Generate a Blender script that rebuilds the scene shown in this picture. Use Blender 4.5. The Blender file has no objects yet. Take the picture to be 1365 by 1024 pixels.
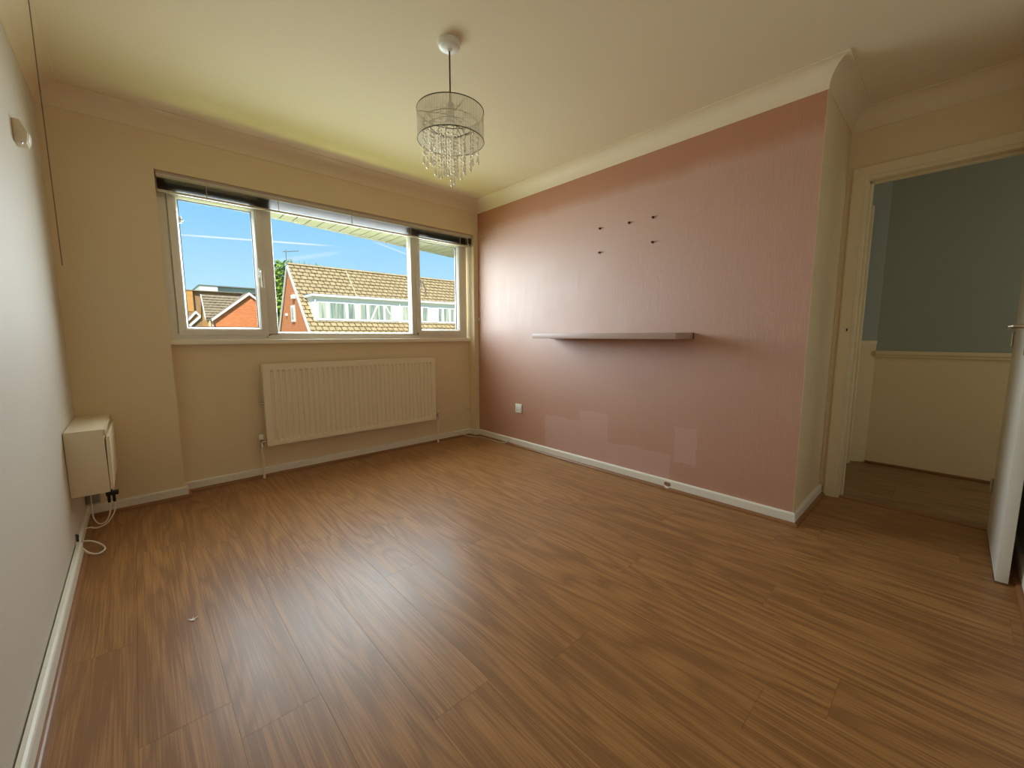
import bpy, bmesh, math, random
from mathutils import Vector, Matrix
random.seed(7)
SC = bpy.context.scene
COL = SC.collection
PI = math.pi

def S(r, g, b):
    def c(v):
        v /= 255.0
        return v / 12.92 if v <= 0.04045 else ((v + 0.055) / 1.055) ** 2.4
    return (c(r), c(g), c(b), 1.0)

# ------------------------------------------------------------------ camera
cam = bpy.data.cameras.new('camera'); cam.sensor_width = 36.0; cam.lens = 14.303
cam.clip_start = 0.02; cam.clip_end = 500
cam_o = bpy.data.objects.new('camera', cam); COL.objects.link(cam_o)
Rr = Vector((0.73495, -0.67812, -0.00098)); Ru = Vector((0.0803, 0.08559, 0.99309)); Rf = Vector((0.67335, 0.72995, -0.11736))
mw = Matrix.Identity(4)
for i in range(3):
    mw[i][0] = Rr[i]; mw[i][1] = Ru[i]; mw[i][2] = -Rf[i]
mw[0][3], mw[1][3], mw[2][3] = -2.6433, -3.3780, 1.0569
cam_o.matrix_world = mw
SC.camera = cam_o

# ------------------------------------------------------------------ exposure
SC.view_settings.view_transform = 'Standard'
SC.view_settings.look = 'None'
SC.view_settings.exposure = 0.12
SC.view_settings.gamma = 1.0
SC.view_settings.use_curve_mapping = False
SC.cycles.max_bounces = 14
SC.cycles.diffuse_bounces = 9
SC.cycles.transparent_max_bounces = 24
SC.cycles.sample_clamp_indirect = 6.0

# ------------------------------------------------------------------ world: clear spring sky with thin vapour trails
W = bpy.data.worlds.new('sky'); SC.world = W; W.use_nodes = True
wn, wl = W.node_tree.nodes, W.node_tree.links
for n in list(wn): wn.remove(n)
w_out = wn.new('ShaderNodeOutputWorld'); w_bg = wn.new('ShaderNodeBackground')
w_tc = wn.new('ShaderNodeTexCoord'); w_sep = wn.new('ShaderNodeSeparateXYZ')
w_ramp = wn.new('ShaderNodeValToRGB')
wl.new(w_tc.outputs['Generated'], w_sep.inputs[0]); wl.new(w_sep.outputs['Z'], w_ramp.inputs[0])
cr = w_ramp.color_ramp
cr.elements[0].position = 0.0; cr.elements[0].color = S(206, 233, 247)
cr.elements[1].position = 1.0; cr.elements[1].color = S(58, 120, 205)
for p, c in ((0.10, S(178, 223, 247)), (0.24, S(140, 202, 246)), (0.5, S(95, 165, 232))):
    e = cr.elements.new(p); e.color = c
def w_trail(n_vec, c_vec, width, reach, strength, prev):
    """a vapour trail: a thin band along a great circle, fading towards its ends"""
    d = wn.new('ShaderNodeVectorMath'); d.operation = 'DOT_PRODUCT'; d.inputs[1].default_value = n_vec
    wl.new(w_tc.outputs['Generated'], d.inputs[0])
    a = wn.new('ShaderNodeMath'); a.operation = 'ABSOLUTE'; wl.new(d.outputs['Value'], a.inputs[0])
    m = wn.new('ShaderNodeMapRange'); m.inputs[1].default_value = width; m.inputs[2].default_value = width * 0.25
    wl.new(a.outputs[0], m.inputs[0])
    d2 = wn.new('ShaderNodeVectorMath'); d2.operation = 'DOT_PRODUCT'; d2.inputs[1].default_value = c_vec
    wl.new(w_tc.outputs['Generated'], d2.inputs[0])
    m2 = wn.new('ShaderNodeMapRange'); m2.inputs[1].default_value = math.cos(reach); m2.inputs[2].default_value = math.cos(reach * 0.55)
    wl.new(d2.outputs['Value'], m2.inputs[0])
    f = wn.new('ShaderNodeMath'); f.operation = 'MULTIPLY'; wl.new(m.outputs[0], f.inputs[0]); wl.new(m2.outputs[0], f.inputs[1])
    f2 = wn.new('ShaderNodeMath'); f2.operation = 'MULTIPLY'; f2.inputs[1].default_value = strength; wl.new(f.outputs[0], f2.inputs[0])
    mx = wn.new('ShaderNodeMix'); mx.data_type = 'RGBA'; wl.new(f2.outputs[0], mx.inputs[0]); wl.new(prev, mx.inputs[6])
    mx.inputs[7].default_value = S(250, 253, 255)
    return mx.outputs[2]
def pixdir(u, v):
    return (Rr * ((u - 682.5) / 542.32) + Ru * (-(v - 512) / 542.32) + Rf).normalized()
sky = w_ramp.outputs[0]
for (a, b, wd, st) in (((240, 313), (430, 327), 0.0022, 0.75), ((500, 323), (545, 340), 0.0022, 0.4), ((362, 349), (450, 337), 0.006, 0.22)):
    da, db = pixdir(*a), pixdir(*b)
    sky = w_trail(tuple(da.cross(db).normalized()), tuple((da + db).normalized()), wd, da.angle(db) * 0.62, st, sky)
wl.new(sky, w_bg.inputs[0]); w_bg.inputs[1].default_value = 1.1
wl.new(w_bg.outputs[0], w_out.inputs[0])

# ------------------------------------------------------------------ sun (high, behind the house: it never enters the window)
sun = bpy.data.lights.new('sun', 'SUN'); sun.energy = 6.2; sun.angle = 0.009; sun.color = (1.0, 0.93, 0.8)
sun_o = bpy.data.objects.new('sun', sun); COL.objects.link(sun_o)
sun_o.rotation_euler = Vector((0.42, 0.72, -0.86)).to_track_quat('-Z', 'Y').to_euler()
sun_o.location = (-10, -20, 25)

# ------------------------------------------------------------------ area lamp added outside the glass to boost the window's daylight
al = bpy.data.lights.new('window_fill', 'AREA'); al.shape = 'RECTANGLE'; al.size = 2.36; al.size_y = 0.88
al.energy = 66.0; al.color = (0.84, 0.94, 1.0)
al_o = bpy.data.objects.new('window_fill', al); COL.objects.link(al_o)
al_o.location = (-1.27, 0.46, 1.53); al_o.rotation_euler = (-PI / 2 + math.radians(24), 0, 0); al.spread = math.radians(150)
# lamp added by the sill, imitating light thrown up by sunlit grass
gl = bpy.data.lights.new('lawn_bounce_fill', 'AREA'); gl.shape = 'RECTANGLE'; gl.size = 2.4; gl.size_y = 0.16; gl.spread = math.radians(120)
gl.energy = 6.6; gl.color = (0.84, 1.0, 0.24)
gl_o = bpy.data.objects.new('lawn_bounce_fill', gl); COL.objects.link(gl_o)
gl_o.location = (-1.25, 0.54, 1.02); gl_o.rotation_euler = Vector((0, -0.42, 0.91)).to_track_quat('-Z', 'Y').to_euler()
# unseen lamp added at the hall's end to brighten it
hl = bpy.data.lights.new('hall_fill', 'AREA'); hl.shape = 'RECTANGLE'; hl.size = 0.7; hl.size_y = 1.6
hl.energy = 4.6; hl.color = (0.95, 1.0, 0.92)
hl_o = bpy.data.objects.new('hall_fill', hl); COL.objects.link(hl_o)
hl_o.location = (1.2, -5.0, 1.3); hl_o.rotation_euler = (PI / 2, 0, 0)

# ================================================================== helpers
class MB:
    def __init__(s): s.v = []; s.f = []
    def add(s, vs, fs):
        k = len(s.v); s.v += [tuple(v) for v in vs]; s.f += [tuple(i + k for i in f) for f in fs]; return s
    def box(s, x0, x1, y0, y1, z0, z1):
        return s.add([(x0, y0, z0), (x1, y0, z0), (x1, y1, z0), (x0, y1, z0), (x0, y0, z1), (x1, y0, z1), (x1, y1, z1), (x0, y1, z1)],
                     [(0, 3, 2, 1), (4, 5, 6, 7), (0, 1, 5, 4), (1, 2, 6, 5), (2, 3, 7, 6), (3, 0, 4, 7)])
    def prism(s, pts, ext):
        """polygon of 3D points pushed along vector ext"""
        n = len(pts); ex = Vector(ext)
        vs = [Vector(p) for p in pts] + [Vector(p) + ex for p in pts]
        fs = [tuple(range(n - 1, -1, -1)), tuple(range(n, 2 * n))] + [(i, (i + 1) % n, n + (i + 1) % n, n + i) for i in range(n)]
        return s.add(vs, fs)
    def lathe(s, prof, c=(0, 0, 0), n=24, axis='z', cap=True):
        vs = []; fs = []
        for (r, h) in prof:
            for k in range(n):
                a = 2 * PI * k / n; p = (r * math.cos(a), r * math.sin(a), h)
                if axis == 'x': p = (p[2], p[0], p[1])
                elif axis == 'y': p = (p[0], p[2], p[1])
                vs.append((p[0] + c[0], p[1] + c[1], p[2] + c[2]))
        for i in range(len(prof) - 1):
            for k in range(n):
                k2 = (k + 1) % n
                fs.append((i * n + k, i * n + k2, (i + 1) * n + k2, (i + 1) * n + k))
        if cap:
            fs.append(tuple(range(n - 1, -1, -1))); fs.append(tuple(range((len(prof) - 1) * n, len(prof) * n)))
        return s.add(vs, fs)
    def tube(s, pts, r, n=8, closed=False):
        P = [Vector(p) for p in pts]; vs = []; fs = []
        m = len(P); up = Vector((0, 0, 1))
        t0 = (P[1] - P[0]).normalized()
        if abs(t0.dot(up)) > 0.9: up = Vector((1, 0, 0))
        nrm = t0.cross(up).normalized()
        for i in range(m):
            if closed: t = (P[(i + 1) % m] - P[i - 1]).normalized()
            else: t = (P[min(i + 1, m - 1)] - P[max(i - 1, 0)]).normalized()
            nrm = (nrm - t * nrm.dot(t)).normalized(); b = t.cross(nrm)
            for k in range(n):
                a = 2 * PI * k / n; vs.append(P[i] + (nrm * math.cos(a) + b * math.sin(a)) * r)
        for i in range(m if closed else m - 1):
            j = (i + 1) % m
            for k in range(n):
                k2 = (k + 1) % n; fs.append((i * n + k, i * n + k2, j * n + k2, j * n + k))
        if not closed:
            fs.append(tuple(range(n - 1, -1, -1))); fs.append(tuple(range((m - 1) * n, m * n)))
        return s.add(vs, fs)
    def build(s, name, mat, parent=None, smooth=False, bev=0.0, base=True, seg=2):
        me = bpy.data.meshes.new(name)
        V = [Vector(v) for v in s.v]
        lo = Vector((min(v.x for v in V), min(v.y for v in V), min(v.z for v in V)))
        hi = Vector((max(v.x for v in V), max(v.y for v in V), max(v.z for v in V)))
        o = Vector(((lo.x + hi.x) / 2, (lo.y + hi.y) / 2, lo.z)) if base else (lo + hi) / 2
        me.from_pydata([v - o for v in V], [], s.f)
        bm = bmesh.new(); bm.from_mesh(me)
        bmesh.ops.recalc_face_normals(bm, faces=bm.faces)
        if bev > 0:
            es = [e for e in bm.edges if len(e.link_faces) == 2 and e.calc_face_angle(0) > 0.5]
            bmesh.ops.bevel(bm, geom=es, offset=bev, segments=seg, affect='EDGES', profile=0.5, clamp_overlap=True)
        bm.to_mesh(me); bm.free()
        if smooth or bev > 0:
            for p in me.polygons: p.use_smooth = True
            if not (smooth == 'all'):
                try: me.set_sharp_from_angle(angle=math.radians(38))
                except Exception: pass
        me.materials.append(mat)
        ob = bpy.data.objects.new(name, me); COL.objects.link(ob)
        put(ob, o, parent)
        return ob

WORLD = {}
def put(ob, o, parent):
    o = Vector(o); WORLD[ob.name] = o.copy()
    if parent is not None:
        ob.parent = parent; ob.location = o - WORLD[parent.name]
    else: ob.location = o
def empty(name, loc):
    e = bpy.data.objects.new(name, None); e.empty_display_size = 0.1; COL.objects.link(e); put(e, loc, None); return e
def inst(name, me, loc, parent=None, rot=None):
    ob = bpy.data.objects.new(name, me); COL.objects.link(ob); put(ob, loc, parent)
    if rot: ob.rotation_euler = rot
    return ob
def tag(o, label, cat, group=None, kind=None):
    o['label'] = label; o['category'] = cat
    if group: o['group'] = group
    if kind: o['kind'] = kind
    return o
def struct(o, label, cat): return tag(o, label, cat, None, 'structure')

def offset(pts, closed, d):
    """mitred offset of a 2D path to its right hand side"""
    n = len(pts); out = []
    def nr(a, b):
        dx, dy = b[0] - a[0], b[1] - a[1]; l = math.hypot(dx, dy); return (dy / l, -dx / l)
    for i in range(n):
        if closed or 0 < i < n - 1:
            a = nr(pts[i - 1], pts[i]); b = nr(pts[i], pts[(i + 1) % n])
            k = 1 + a[0] * b[0] + a[1] * b[1]
            out.append((pts[i][0] + d * (a[0] + b[0]) / k, pts[i][1] + d * (a[1] + b[1]) / k))
        else:
            a = nr(pts[0], pts[1]) if i == 0 else nr(pts[n - 2], pts[n - 1])
            out.append((pts[i][0] + d * a[0], pts[i][1] + d * a[1]))
    return out
def sweep(mb, pts, closed, prof, to3, segs=None):
    """profile = closed list of (offset, height); to3(p2, height) -> 3D"""
    rings = [[to3(p, h) for p in offset(pts, closed, d)] for d, h in prof]
    n = len(pts); m = len(prof)
    segs = segs if segs is not None else range(n if closed else n - 1)
    for i in segs:
        j = (i + 1) % n
        vs = [rings[k][i] for k in range(m)] + [rings[k][j] for k in range(m)]
        fs = [(k, (k + 1) % m, m + (k + 1) % m, m + k) for k in range(m)]
        if not closed or segs is not None:
            fs += [tuple(range(m)), tuple(range(2 * m - 1, m - 1, -1))]
        mb.add(vs, fs)
    return mb
XY = lambda p, h: (p[0], p[1], h)

# ================================================================== materials
def new_mat(name):
    m = bpy.data.materials.new(name); m.use_nodes = True
    nt = m.node_tree; b = nt.nodes['Principled BSDF']
    return m, nt.nodes, nt.links, b
def paint(name, col, rough=0.6, var=0.06, scale=3.0, bump=0.0, bscale=90.0, spec=0.4, metal=0.0, stretch=(1, 1, 1)):
    m, n, l, b = new_mat(name)
    geo = n.new('ShaderNodeNewGeometry'); mp = n.new('ShaderNodeMapping'); mp.inputs['Scale'].default_value = stretch
    l.new(geo.outputs['Position'], mp.inputs[0])
    nz = n.new('ShaderNodeTexNoise'); nz.inputs['Scale'].default_value = scale; nz.inputs['Detail'].default_value = 4
    l.new(mp.outputs[0], nz.inputs[0])
    mx = n.new('ShaderNodeMix'); mx.data_type = 'RGBA'
    c = col
    mx.inputs[6].default_value = (c[0] * (1 - var), c[1] * (1 - var), c[2] * (1 - var), 1)
    mx.inputs[7].default_value = (min(1, c[0] * (1 + var)), min(1, c[1] * (1 + var)), min(1, c[2] * (1 + var)), 1)
    l.new(nz.outputs['Fac'], mx.inputs[0]); l.new(mx.outputs[2], b.inputs['Base Color'])
    b.inputs['Roughness'].default_value = rough; b.inputs['Specular IOR Level'].default_value = spec; b.inputs['Metallic'].default_value = metal
    if bump > 0:
        nb = n.new('ShaderNodeTexNoise'); nb.inputs['Scale'].default_value = bscale; nb.inputs['Detail'].default_value = 3
        l.new(mp.outputs[0], nb.inputs[0])
        bp = n.new('ShaderNodeBump'); bp.inputs['Strength'].default_value = bump; bp.inputs['Distance'].default_value = 0.002
        l.new(nb.outputs['Fac'], bp.inputs['Height']); l.new(bp.outputs[0], b.inputs['Normal'])
    return m

M = {}
M['cream'] = paint('cream_wall_paint', S(226, 208, 172), 0.7, 0.03, 2.0, 0.25, 120)
M['cream_left'] = paint('cream_wall_paint_lit', S(210, 203, 190), 0.62, 0.03, 1.5, 0.25, 120)  # same paint as the cream, with the window light put into its colour
M['ceiling'] = paint('ceiling_paint', S(228, 213, 182), 0.8, 0.02, 1.2, 0.15, 80)
M['cove'] = paint('coving_paint', S(230, 214, 184), 0.6, 0.02, 3.0)
M['gloss_white'] = paint('aged_white_gloss_paint', S(232, 224, 204), 0.35, 0.05, 6.0, 0.1, 40, 0.5)
M['skirt'] = paint('skirting_gloss_paint', S(230, 226, 212), 0.4, 0.06, 8.0, 0.15, 50, 0.5)
M['frame_paint'] = paint('door_frame_paint', S(228, 214, 180), 0.45, 0.05, 5.0, 0.1, 40, 0.5)
M['door'] = paint('white_door_paint', S(226, 224, 214), 0.4, 0.03, 4.0, 0.08, 60, 0.5)
M['upvc'] = paint('white_upvc', S(226, 222, 212), 0.35, 0.03, 5.0, 0, 0, 0.5)
M['gasket'] = paint('dark_gasket', S(60, 56, 50), 0.6)
M['plastic'] = paint('white_plastic', S(236, 234, 228), 0.35, 0.02, 10, 0, 0, 0.5)
M['box_paint'] = paint('cream_cabinet_paint', S(226, 214, 186), 0.5, 0.03, 4.0)
M['rad'] = paint('radiator_enamel', S(232, 222, 196), 0.35, 0.02, 4.0, 0, 0, 0.5)
M['chrome'] = paint('chrome', S(200, 196, 188), 0.22, 0.02, 10, 0, 0, 0.5, 1.0)
M['dark_metal'] = paint('dark_metal', S(70, 62, 52), 0.45, 0.05, 20, 0, 0, 0.5, 0.6)
M['wire'] = paint('blackened_wire', S(92, 80, 60), 0.4, 0.05, 20, 0, 0, 0.5, 0.7)
M['black'] = paint('black_plastic', S(24, 22, 22), 0.45, 0.05, 20)
M['grey_plastic'] = paint('grey_plastic', S(150, 144, 128), 0.5, 0.05, 20)
M['slat'] = paint('blind_slat_metal', S(72, 58, 42), 0.4, 0.06, 4, 0, 0, 0.5, 0.2)
M['headrail'] = paint('blind_headrail', S(200, 192, 172), 0.4, 0.03, 4, 0, 0, 0.5)
M['cable'] = paint('white_cable', S(226, 216, 196), 0.45, 0.03, 20)
M['shelf'] = paint('grey_pink_shelf', S(186, 160, 148), 0.42, 0.03, 6, 0, 0, 0.5)
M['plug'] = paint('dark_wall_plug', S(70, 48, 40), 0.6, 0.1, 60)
M['hall_low'] = paint('hall_lower_paint', S(222, 206, 168), 0.6, 0.03, 3, 0.2, 120)
M['hall_up'] = paint('hall_upper_blue_grey_paint', S(150, 158, 152), 0.7, 0.03, 3, 0.2, 120)
M['bead'] = None

# laminate oak boards: coordinates are each board's own, offset by its random number
def wood(name, c_dark, c_mid, c_light, rough=0.3, along='y', sc=1.0):
    m, n, l, b = new_mat(name)
    tc = n.new('ShaderNodeTexCoord'); oi = n.new('ShaderNodeObjectInfo')
    vm = n.new('ShaderNodeVectorMath'); vm.operation = 'MULTIPLY_ADD'
    cb = n.new('ShaderNodeCombineXYZ')
    k = n.new('ShaderNodeMath'); k.operation = 'MULTIPLY'; k.inputs[1].default_value = 37.0; l.new(oi.outputs['Random'], k.inputs[0])
    for i in range(3): l.new(k.outputs[0], cb.inputs[i])
    vm.inputs[1].default_value = (1, 1, 1); l.new(tc.outputs['Object'], vm.inputs[0]); l.new(cb.outputs[0], vm.inputs[2])
    def mapped(scale):
        mp = n.new('ShaderNodeMapping'); mp.inputs['Scale'].default_value = scale; l.new(vm.outputs[0], mp.inputs[0]); return mp.outputs[0]
    ax = (lambda a, c: (a, c, 1.0)) if along == 'y' else (lambda a, c: (c, a, 1.0))
    # slow warp gives cathedral figure
    nz = n.new('ShaderNodeTexNoise'); nz.inputs['Scale'].default_value = 1.0; nz.inputs['Detail'].default_value = 1.5; nz.inputs['Roughness'].default_value = 0.4
    l.new(mapped(ax(7.0 * sc, 0.85 * sc)), nz.inputs[0])
    ml = n.new('ShaderNodeMath'); ml.operation = 'MULTIPLY'; ml.inputs[1].default_value = 60.0; l.new(nz.outputs['Fac'], ml.inputs[0])
    sn = n.new('ShaderNodeMath'); sn.operation = 'SINE'; l.new(ml.outputs[0], sn.inputs[0])
    r0 = n.new('ShaderNodeMapRange'); r0.inputs[1].default_value = -1; r0.inputs[2].default_value = 1; l.new(sn.outputs[0], r0.inputs[0])
    rg = n.new('ShaderNodeMath'); rg.operation = 'POWER'; rg.inputs[1].default_value = 0.4; l.new(r0.outputs[0], rg.inputs[0])
    # pores and streaks
    st = n.new('ShaderNodeTexNoise'); st.inputs['Scale'].default_value = 1.0; st.inputs['Detail'].default_value = 3
    l.new(mapped(ax(210.0 * sc, 4.0 * sc)), st.inputs[0])
    s2 = n.new('ShaderNodeTexNoise'); s2.inputs['Scale'].default_value = 1.0; s2.inputs['Detail'].default_value = 2
    l.new(mapped(ax(16.0 * sc, 0.9 * sc)), s2.inputs[0])
    a1 = n.new('ShaderNodeMath'); a1.operation = 'MULTIPLY_ADD'; a1.inputs[1].default_value = 0.26; l.new(rg.outputs[0], a1.inputs[0]); l.new(st.outputs['Fac'], a1.inputs[2])
    a2 = n.new('ShaderNodeMath'); a2.operation = 'MULTIPLY_ADD'; a2.inputs[1].default_value = 0.30; l.new(s2.outputs['Fac'], a2.inputs[0]); l.new(a1.outputs[0], a2.inputs[2])
    a3 = n.new('ShaderNodeMath'); a3.operation = 'MULTIPLY_ADD'; a3.inputs[1].default_value = 0.08; l.new(oi.outputs['Random'], a3.inputs[0]); l.new(a2.outputs[0], a3.inputs[2])
    rp = n.new('ShaderNodeValToRGB'); l.new(a3.outputs[0], rp.inputs[0])
    e = rp.color_ramp.elements; e[0].position = 0.62; e[0].color = c_dark; e[1].position = 1.35 if False else 1.0; e[1].color = c_light
    mid = rp.color_ramp.elements.new(0.86); mid.color = c_mid
    # shift into the ramp's range
    sub = n.new('ShaderNodeMath'); sub.operation = 'MULTIPLY'; sub.inputs[1].default_value = 0.82; l.new(a3.outputs[0], sub.inputs[0]); l.new(sub.outputs[0], rp.inputs[0])
    l.new(rp.outputs[0], b.inputs['Base Color'])
    rr = n.new('ShaderNodeMapRange'); rr.inputs[3].default_value = rough - 0.05; rr.inputs[4].default_value = rough + 0.07
    l.new(s2.outputs['Fac'], rr.inputs[0]); l.new(rr.outputs[0], b.inputs['Roughness'])
    b.inputs['Specular IOR Level'].default_value = 0.4
    bp = n.new('ShaderNodeBump'); bp.inputs['Strength'].default_value = 0.12; bp.inputs['Distance'].default_value = 0.001
    l.new(st.outputs['Fac'], bp.inputs['Height']); l.new(bp.outputs[0], b.inputs['Normal'])
    return m
M['oak'] = wood('oak_laminate', S(138, 97, 57), S(170, 123, 73), S(180, 133, 83), 0.35)
M['oak_hall'] = wood('oak_laminate_hall', S(120, 92, 58), S(150, 120, 80), S(172, 142, 98), 0.4)
M['bead'] = paint('oak_effect_bead', S(140, 96, 58), 0.35, 0.12, 14.0, 0, 0, 0.5, 0, (1, 1, 1))
M['subfloor'] = paint('subfloor', S(120, 88, 56), 0.8)

# metallic-looking rose paint, brushed vertically, with repainted patches
def rose_wall():
    m, n, l, b = new_mat('rose_satin_paint')
    geo = n.new('ShaderNodeNewGeometry'); sep = n.new('ShaderNodeSeparateXYZ')
    def noise(scale, detail=3, stretch=(1, 1, 1)):
        mp = n.new('ShaderNodeMapping'); mp.inputs['Scale'].default_value = stretch; l.new(geo.outputs['Position'], mp.inputs[0])
        z = n.new('ShaderNodeTexNoise'); z.inputs['Scale'].default_value = scale; z.inputs['Detail'].default_value = detail; l.new(mp.outputs[0], z.inputs[0]); return z
    wob = noise(9.0, 2)
    wv = n.new('ShaderNodeVectorMath'); wv.operation = 'MULTIPLY_ADD'; wv.inputs[1].default_value = (0.05, 0.05, 0.05)
    l.new(wob.outputs['Color'], wv.inputs[0]); l.new(geo.outputs['Position'], wv.inputs[2])
    l.new(wv.outputs[0], sep.inputs[0])
    def mth(op, a, bb):
        q = n.new('ShaderNodeMath'); q.operation = op
        for i, v in enumerate((a, bb)):
            if isinstance(v, (int, float)): q.inputs[i].default_value = v
            else: l.new(v, q.inputs[i])
        return q.outputs[0]
    def rect(y0, y1, z0, z1):
        y, z = sep.outputs['Y'], sep.outputs['Z']
        return mth('MULTIPLY', mth('MULTIPLY', mth('GREATER_THAN', y, y0 + .025), mth('LESS_THAN', y, y1 + .025)), mth('MULTIPLY', mth('GREATER_THAN', z, z0 + .025), mth('LESS_THAN', z, z1 + .025)))
    patch = None
    for r in ((-1.61, -1.33, -0.1, 0.452), (-1.34, -0.95, -0.1, 0.36), (-2.12, -1.60, -0.1, 0.238), (-2.29, -2.14, 0.20, 0.45)):
        q = rect(*r); patch = q if patch is None else mth('MAXIMUM', patch, q)
    strk = noise(1.0, 4, (1, 55, 3.0)); blot = noise(2.2, 3); fine = noise(1.0, 3, (1, 260, 9.0))
    mx = n.new('ShaderNodeMix'); mx.data_type = 'RGBA'; mx.inputs[6].default_value = S(170, 112, 78); mx.inputs[7].default_value = S(188, 130, 94)
    f1 = mth('ADD', mth('MULTIPLY', strk.outputs['Fac'], 0.5), mth('MULTIPLY', blot.outputs['Fac'], 0.5)); l.new(f1, mx.inputs[0])
    m2 = n.new('ShaderNodeMix'); m2.data_type = 'RGBA'; l.new(mth('MULTIPLY', patch, 0.75), m2.inputs[0]); l.new(mx.outputs[2], m2.inputs[6]); m2.inputs[7].default_value = S(192, 142, 124)
    l.new(m2.outputs[2], b.inputs['Base Color'])
    # cut-in band under the coving is flatter
    band = n.new('ShaderNodeMapRange'); band.inputs[1].default_value = 2.08; band.inputs[2].default_value = 2.17; l.new(sep.outputs['Z'], band.inputs[0])
    ro = mth('ADD', mth('ADD', 0.49, mth('MULTIPLY', mth('ADD', strk.outputs['Fac'], blot.outputs['Fac']), 0.12)), mth('ADD', mth('MULTIPLY', band.outputs[0], 0.2), mth('MULTIPLY', patch, 0.08)))
    l.new(ro, b.inputs['Roughness']); b.inputs['Specular IOR Level'].default_value = 0.7
    b.inputs['Coat Weight'].default_value = 0.7; b.inputs['Coat IOR'].default_value = 2.35; b.inputs['Metallic'].default_value = 0.0; l.new(ro, b.inputs['Coat Roughness'])
    l.new(mth('MULTIPLY', mth('SUBTRACT', 1.0, mth('MULTIPLY', band.outputs[0], 0.8)), 1.0), b.inputs['Coat Weight'])
    bp = n.new('ShaderNodeBump'); bp.inputs['Strength'].default_value = 0.9; bp.inputs['Distance'].default_value = 0.0027
    hs = mth('ADD', fine.outputs['Fac'], mth('MULTIPLY', strk.outputs['Fac'], 0.5)); l.new(hs, bp.inputs['Height']); l.new(bp.outputs[0], b.inputs['Normal'])
    return m
M['rose'] = rose_wall()

def glass_mat():
    m, n, l, b = new_mat('window_glass'); n.remove(b)
    out = n['Material Output']; t = n.new('ShaderNodeBsdfTransparent'); t.inputs[0].default_value = (0.97, 0.985, 0.98, 1)
    g = n.new('ShaderNodeBsdfGlossy'); g.inputs['Roughness'].default_value = 0.02
    lw = n.new('ShaderNodeLayerWeight'); lw.inputs[0].default_value = 0.5
    pw = n.new('ShaderNodeMath'); pw.operation = 'POWER'; pw.inputs[1].default_value = 5.0; l.new(lw.outputs['Facing'], pw.inputs[0])
    fr = n.new('ShaderNodeMath'); fr.operation = 'MULTIPLY_ADD'; fr.inputs[1].default_value = 0.9; fr.inputs[2].default_value = 0.03; l.new(pw.outputs[0], fr.inputs[0])
    nz = n.new('ShaderNodeTexNoise'); nz.inputs['Scale'].default_value = 0.6
    bp = n.new('ShaderNodeBump'); bp.inputs['Strength'].default_value = 0.01; l.new(nz.outputs['Fac'], bp.inputs['Height']); l.new(bp.outputs[0], g.inputs['Normal'])
    mx = n.new('ShaderNodeMixShader'); l.new(fr.outputs[0], mx.inputs[0]); l.new(t.outputs[0], mx.inputs[1]); l.new(g.outputs[0], mx.inputs[2]); l.new(mx.outputs[0], out.inputs[0])
    return m
M['glass'] = glass_mat()
def far_glass():
    m, n, l, b = new_mat('far_window_glass')
    geo = n.new('ShaderNodeNewGeometry'); mp = n.new('ShaderNodeMapping'); mp.inputs['Scale'].default_value = (9, 1, 0.6); l.new(geo.outputs['Position'], mp.inputs[0])
    nz = n.new('ShaderNodeTexNoise'); nz.inputs['Scale'].default_value = 1.0; l.new(mp.outputs[0], nz.inputs[0])
    rp = n.new('ShaderNodeValToRGB'); rp.color_ramp.elements[0].position = 0.38; rp.color_ramp.elements[0].color = S(120, 138, 132); rp.color_ramp.elements[1].position = 0.66; rp.color_ramp.elements[1].color = S(196, 200, 178)
    l.new(nz.outputs['Fac'], rp.inputs[0]); l.new(rp.outputs[0], b.inputs['Base Color']); b.inputs['Roughness'].default_value = 0.15
    return m
M['far_glass'] = far_glass()
def shade_mat():
    m, n, l, b = new_mat('organza_shade'); out = n['Material Output']
    b.inputs['Base Color'].default_value = S(222, 214, 188); b.inputs['Roughness'].default_value = 0.6
    tl = n.new('ShaderNodeBsdfTranslucent'); tl.inputs[0].default_value = S(222, 214, 188)
    m1 = n.new('ShaderNodeMixShader'); m1.inputs[0].default_value = 0.45; l.new(b.outputs[0], m1.inputs[1]); l.new(tl.outputs[0], m1.inputs[2])
    t = n.new('ShaderNodeBsdfTransparent')
    tc = n.new('ShaderNodeTexCoord'); gr = n.new('ShaderNodeTexGradient'); gr.gradient_type = 'RADIAL'; l.new(tc.outputs['Object'], gr.inputs[0])
    ml = n.new('ShaderNodeMath'); ml.operation = 'MULTIPLY'; ml.inputs[1].default_value = 900.0; l.new(gr.outputs['Fac'], ml.inputs[0])
    sn = n.new('ShaderNodeMath'); sn.operation = 'SINE'; l.new(ml.outputs[0], sn.inputs[0])
    mr = n.new('ShaderNodeMapRange'); mr.inputs[1].default_value = -1; mr.inputs[2].default_value = 1; mr.inputs[3].default_value = 0.34; mr.inputs[4].default_value = 0.82; l.new(sn.outputs[0], mr.inputs[0])
    m2 = n.new('ShaderNodeMixShader'); l.new(mr.outputs[0], m2.inputs[0]); l.new(t.outputs[0], m2.inputs[1]); l.new(m1.outputs[0], m2.inputs[2]); l.new(m2.outputs[0], out.inputs[0])
    return m
M['shade'] = shade_mat()
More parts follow.
